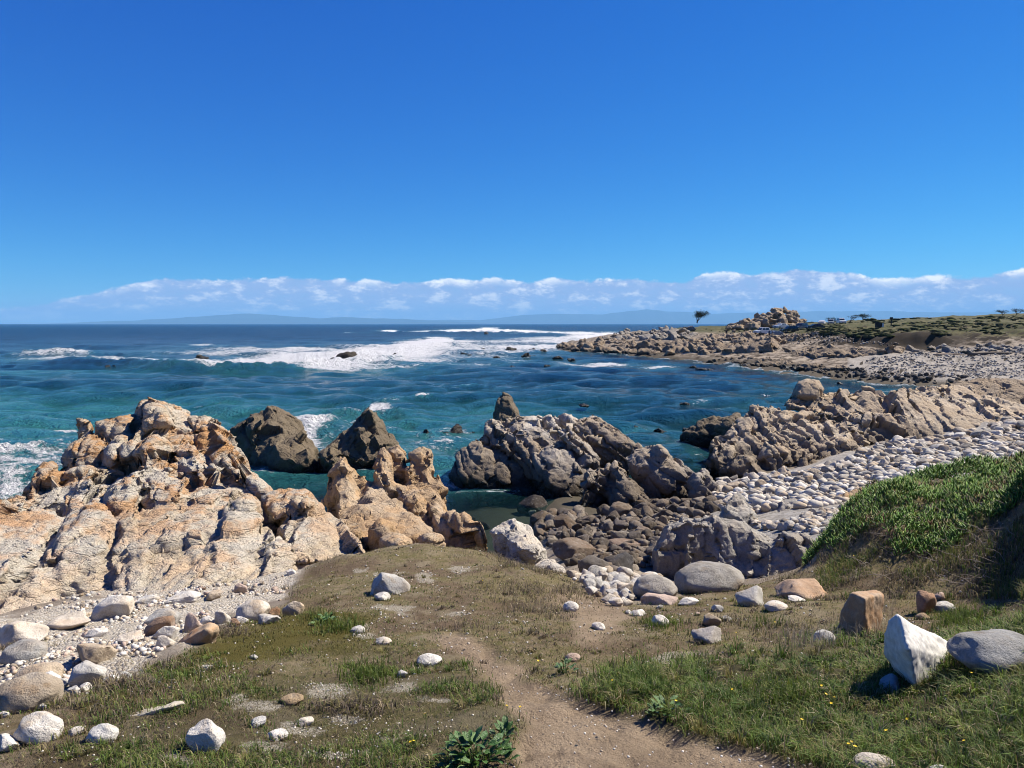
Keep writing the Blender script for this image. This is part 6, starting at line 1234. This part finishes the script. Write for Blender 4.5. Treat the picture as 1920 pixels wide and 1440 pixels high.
def car(a, b, Y, yaw, col, label, kind='suv'):
    base = P(a, b, Y); base[2] = T(base[:1], base[1:2])[0] + .02; root = empty('parked_car', base); root.rotation_euler = (0, 0, R(yaw)); tag(root, label, 'car', 'cars parked on the far terrace')
    L, Wd = (4.6, 1.85); H = 1.72 if kind == 'suv' else 1.42; cs = math.floor
    paint = flat_mat('car_paint', col, .28, .6)
    low = [(-2.3, .35), (-2.28, .85), (-2.15, 1.0), (1.0, 1.0), (2.1, .88), (2.28, .7), (2.3, .35), (1.85, .3), (-1.85, .3)]
    cab = [(-2.1 if kind == 'suv' else -1.9, 1.0), (-1.85 if kind == 'suv' else -1.2, H - .06), (-1.6 if kind == 'suv' else -.9, H), (.1, H), (.35, H - .05), (1.05, 1.0)]
    def prism(prof, hw, inset=0.0):
        n = len(prof); zs = [z for x, z in prof]; zm, zM = min(zs), max(zs); v = []
        for s in (-1, 1):
            for x, z in prof: v.append((x, s * (hw - inset * (z - zm) / max(zM - zm, .01)), z))
        f3 = [[tuple(range(n))], [tuple(range(2 * n - 1, n - 1, -1))]]; side = [(i, i + n, (i + 1) % n + n, (i + 1) % n) for i in range(n)]
        bmm = bmesh.new(); vs = [bmm.verts.new(p_) for p_ in v]
        for f in f3: bmm.faces.new([vs[i] for i in f[0]])
        for f in side: bmm.faces.new([vs[i] for i in f])
        bmesh.ops.recalc_face_normals(bmm, faces=bmm.faces); bmesh.ops.bevel(bmm, geom=bmm.edges, offset=.05, segments=2, affect='EDGES'); me = bpy.data.meshes.new('body'); bmm.to_mesh(me); bmm.free(); return me
    body = new_obj('body', prism(low, Wd / 2), paint, root); new_obj('cabin', prism(cab, Wd / 2 - .06, .16), paint, root)
    glass = M_GLASS
    for s in (-1, 1):
        for x0, x1 in ((-1.75 if kind == 'suv' else -1.2, -.45), (-.38, .55)):
            z0, z1 = 1.06, H - .12; y0, y1 = s * (Wd / 2 - .062), s * (Wd / 2 - .19)
            new_obj('side_window', mesh_np('side_window', [(x0, y0 + s * .012, z0), (x1 + .2 * (x1 > 0), y0 + s * .012, z0), (x1 - .2 * (x1 > 0), y1 + s * .012, z1), (x0 + .12, y1 + s * .012, z1)], [[(0, 1, 2, 3)]], False), glass, root)
        hl = new_obj('headlight', box_mesh('headlight', (2.2, s * .62 - .16, .68), (2.31, s * .62 + .16, .82)), M_LAMP, root); new_obj('tail_light', box_mesh('tail_light', (-2.31, s * .72 - .1, .8), (-2.24, s * .72 + .1, .98)), M_TAIL, root)
        for x in (-1.4, 1.4):
            w = new_obj('wheel', WHEEL, M_TYRE, root, (x, s * .82, .34)); new_obj('rim', RIM, M_RIM, w)
    zt = H - .1; new_obj('windscreen', mesh_np('windscreen', [(1.03, -.78, 1.04), (1.03, .78, 1.04), (.40, .66, zt), (.40, -.66, zt)], [[(0, 1, 2, 3)]], False), glass, root)
    xb0, xb1 = (-2.12, -1.88) if kind == 'suv' else (-1.92, -1.24); new_obj('rear_window', mesh_np('rear_window', [(xb0, .75, 1.06), (xb0, -.75, 1.06), (xb1, -.66, zt), (xb1, .66, zt)], [[(0, 1, 2, 3)]], False), glass, root)
    new_obj('grille', box_mesh('grille', (2.26, -.42, .45), (2.315, .42, .66)), M_TYRE, root)
M_GLASS = flat_mat('car_glass', (.012, .016, .02), .05, .8); M_TYRE = flat_mat('tyre_rubber', (.015, .015, .016), .8, .2); M_RIM = flat_mat('alloy_rim', (.45, .45, .46), .3, .5, .8); M_LAMP = flat_mat('headlight_lens', (.7, .72, .74), .1, .8); M_TAIL = flat_mat('tail_lens', (.35, .01, .01), .15, .6)
def disc(rad, w):
    bmm = bmesh.new(); bmesh.ops.create_cone(bmm, cap_ends=True, segments=20, radius1=rad, radius2=rad, depth=w, matrix=Matrix.Rotation(R(90), 4, 'X')); me = bpy.data.meshes.new('wheel'); bmm.to_mesh(me); bmm.free(); return me
WHEEL = disc(.34, .22); RIM = disc(.20, .235)
car(1429, 617, 196, 205, (.72, .73, .74), 'white SUV, leftmost of the row of parked cars')
car(1452, 617, 192, 200, (.16, .21, .28), 'steel blue car second from the left in the parked row', 'sedan')
car(1464, 613, 206, 210, (.50, .55, .60), 'silver car partly behind the steel blue one', 'sedan')
car(1480, 615, 196, 190, (.012, .03, .024), 'dark green SUV in the middle of the parked row')
car(1502, 612, 202, 215, (.04, .06, .10), 'navy SUV right of the dark green one')
car(1528, 614, 190, 183, (.012, .013, .02), 'black low car at the right end of the parked row', 'sedan')
car(1541, 604, 246, 240, (.70, .71, .72), 'small white car behind, left of the dark bush', 'sedan')
car(1558, 605, 240, 245, (.36, .37, .37), 'silver car in front of the dark bush')
car(1577, 606, 226, 262, (.74, .76, .77), 'white SUV facing the camera on its own at the right')

def person(a, b, Y, shirt, trousers, label, yaw):
    base = P(a, b, Y); base[2] = T(base[:1], base[1:2])[0]; root = empty('person', base); root.rotation_euler = (0, 0, yaw); tag(root, label, 'person')
    def cap(bmm, p0, p1, r0, r1):
        vs = []
        for p_, r_ in ((p0, r0), (p1, r1)):
            for i in range(3):
                for j in range(8): t_, f_ = (i - 1) * .9, j * math.pi / 4; vs.append(bmm.verts.new((p_[0] + r_ * math.cos(t_) * math.cos(f_), p_[1] + r_ * math.cos(t_) * math.sin(f_), p_[2] + r_ * math.sin(t_))))
        bmesh.ops.convex_hull(bmm, input=vs, use_existing_faces=False)
    def skin(parts, nm, mat):
        bmm = bmesh.new()
        for q_ in parts: cap(bmm, *q_)
        me = remesh(bmm, .06); me.name = nm; me.materials.clear(); new_obj(nm, me, mat, root)
    arms = [((s * .19, 0, 1.42), (s * .25, .02, 1.13), .052, .042) for s in (-1, 1)]; fore = [((s * .25, .02, 1.13), (s * .24, .12, .90), .042, .03) for s in (-1, 1)]
    legs = [((s * .09, 0, .92), (s * .10, .02 * s, .50), .085, .06) for s in (-1, 1)] + [((s * .10, .02 * s, .50), (s * .11, -.02 + .03 * s, .08), .058, .04) for s in (-1, 1)]
    torso = [((0, 0, .98), (0, 0, 1.25), .145, .155), ((-.13, 0, 1.38), (.13, 0, 1.38), .09, .09), ((0, 0, 1.2), (0, 0, 1.4), .15, .12)]
    skin(torso + arms + fore + legs + [((0, 0, 1.45), (0, .01, 1.56), .055, .055), ((0, .01, 1.63), (0, .03, 1.68), .085, .095)] + [((s * .24, .13, .88), (s * .235, .15, .80), .028, .02) for s in (-1, 1)], 'body', M_SKIN)
    skin([(p0, p1, r0 + .018, r1 + .018) for p0, p1, r0, r1 in torso + arms + fore], 'jacket', flat_mat('jacket_cloth', shirt, .9, .1)); skin([(p0, p1, r0 + .016, r1 + .018) for p0, p1, r0, r1 in legs], 'trousers', flat_mat('trouser_cloth', trousers, .9, .1))
    skin([((0, -.02, 1.67), (0, .0, 1.72), .095, .085)], 'hair', flat_mat('hair', (.03, .02, .015), .7, .3)); skin([((s * .11, -.03, .04), (s * .11, .14, .035), .045, .04) for s in (-1,)], 'shoe', M_TYRE); skin([((.11, 0, .04), (.11, .16, .035), .045, .04)], 'shoe', M_TYRE)
M_SKIN = flat_mat('skin', (.42, .25, .17), .6, .3)
person(1362, 622, 204, (.03, .03, .035), (.02, .022, .03), 'distant person in dark clothes standing on the rubble left of the cars', 2.8)
person(1443, 620, 187, (.06, .08, .12), (.03, .03, .04), 'distant person in dark blue beside the steel blue car', 2.2)
person(1448, 620, 187, (.30, .30, .32), (.05, .05, .07), 'distant person in grey beside the steel blue car', 3.6)
b_ = G([1335], [631], 120, 300, 300)[0][0]; o = new_obj('red_bundle', BM['block'][1].copy()); o.data.materials.clear(); o.data.materials.append(flat_mat('red_cloth', (.62, .035, .03), .85, .15)); o.scale = (.55, .4, .42); o.location = (b_[0], b_[1], b_[2] + .3); tag(o, 'small bright red bundle on the far pale rocks', 'bundle')
# post with a small box, bin
g = P(1671, 606, 186); g[2] = T(g[:1], g[1:2])[0]; root = empty('signpost', g); tag(root, 'thin dark post with a small box on top in the far scrub', 'post')
M_WOOD = flat_mat('dark_timber', (.035, .03, .026), .85, .2); new_obj('post', box_mesh('post', (-.1, -.1, -.2), (.1, .1, 2.1)), M_WOOD, root); new_obj('box', box_mesh('box', (-.28, -.2, 2.1), (.28, .2, 2.55)), M_WOOD, root)
g = P(1649, 610, 182); g[2] = T(g[:1], g[1:2])[0]; root = empty('litter_bin', g); tag(root, 'low dark box with a white end panel in the far scrub', 'bin')
new_obj('body', box_mesh('body', (-.9, -.4, 0), (.45, .4, 1.25)), M_WOOD, root); new_obj('panel', box_mesh('panel', (.454, -.4, .2), (.85, .4, 1.2)), flat_mat('white_panel', (.7, .7, .68), .6, .3), root); new_obj('lid', box_mesh('lid', (-1.0, -.5, 1.254), (.95, .5, 1.36)), M_WOOD, root)
# driftwood
m = Mat('driftwood', .85, .2); p = m.pos(); m.color(m.mix(m.noise(m.stretch(p, (.6, 6, 6)), 2.0, 5), (.09, .07, .055, 1), (.16, .125, .095, 1))); M_DW = m.m
m = Mat('driftwood_pale', .85, .2); p = m.pos(); m.color(m.mix(m.noise(m.stretch(p, (.6, 6, 6)), 2.0, 5), (.36, .27, .19, 1), (.46, .36, .26, 1))); M_DW2 = m.m
for a0, b0, a1, b1, rad, mt, lab in ((1815, 672, 1935, 664, .28, M_DW, 'long dark driftwood log at the top of the far pebble beach'), (1750, 672, 1812, 668, .15, M_DW2, 'pale thin driftwood pole left of the dark log')):
    p0 = G([a0], [b0], 90, 200, 300)[0][0]; p1 = G([a1], [b1], 90, 200, 300)[0][0]; p1[1] = p0[1] + (p1[1] - p0[1]) * .3; p1[2] = T(p1[:1], p1[1:2])[0]; path = [p0 + (p1 - p0) * t + np.array([0, 0, rad * .9 + .12 * math.sin(t * 5)]) for t in np.linspace(0, 1, 9)]
    v, q = tube(path, np.linspace(rad, rad * .55, 9), 9); n = len(v); me = mesh_np('driftwood_log', v - p0, [q, [tuple(range(8, -1, -1))], [tuple(range(n - 9, n))]]); tag(new_obj('driftwood_log', me, mt, None, p0), lab, 'log')
# gull
g = P(1435, 743, 66); root = empty('gull', g); root.rotation_euler = (0, 0, .5); tag(root, 'white gull flying low over the cove left of the rock ridge', 'gull')
bd = BM['round'][0].copy(); bd.materials.clear(); M_GULL = flat_mat('gull_feathers', (.72, .72, .72), .8, .2); bd.materials.append(M_GULL); o = new_obj('body', bd, None, root); o.scale = (.24, .075, .075)
h_ = new_obj('head', bd, None, root); h_.scale = (.06, .045, .045); h_.location = (.25, 0, .03)
for s in (-1, 1):
    v = []
    for t, c, z in ((0, .11, .02), (.33, .10, .13), (.66, .075, .12), (1, .015, .06)):
        v += [(.05 + c - .1 * t, s * (.04 + .52 * t), z), (.05 - c - .1 * t, s * (.04 + .52 * t), z), (.05 - .1 * t, s * (.04 + .52 * t), z + .018)]
    q = [(i * 3 + a, i * 3 + b, i * 3 + 3 + b, i * 3 + 3 + a) for i in range(3) for a, b in ((0, 2), (2, 1), (1, 0))]; new_obj('wing', mesh_np('wing', v, [q]), flat_mat('gull_wing', (.45, .46, .48), .8, .2), root)
bpy.data.scenes.remove(SCRATCH)
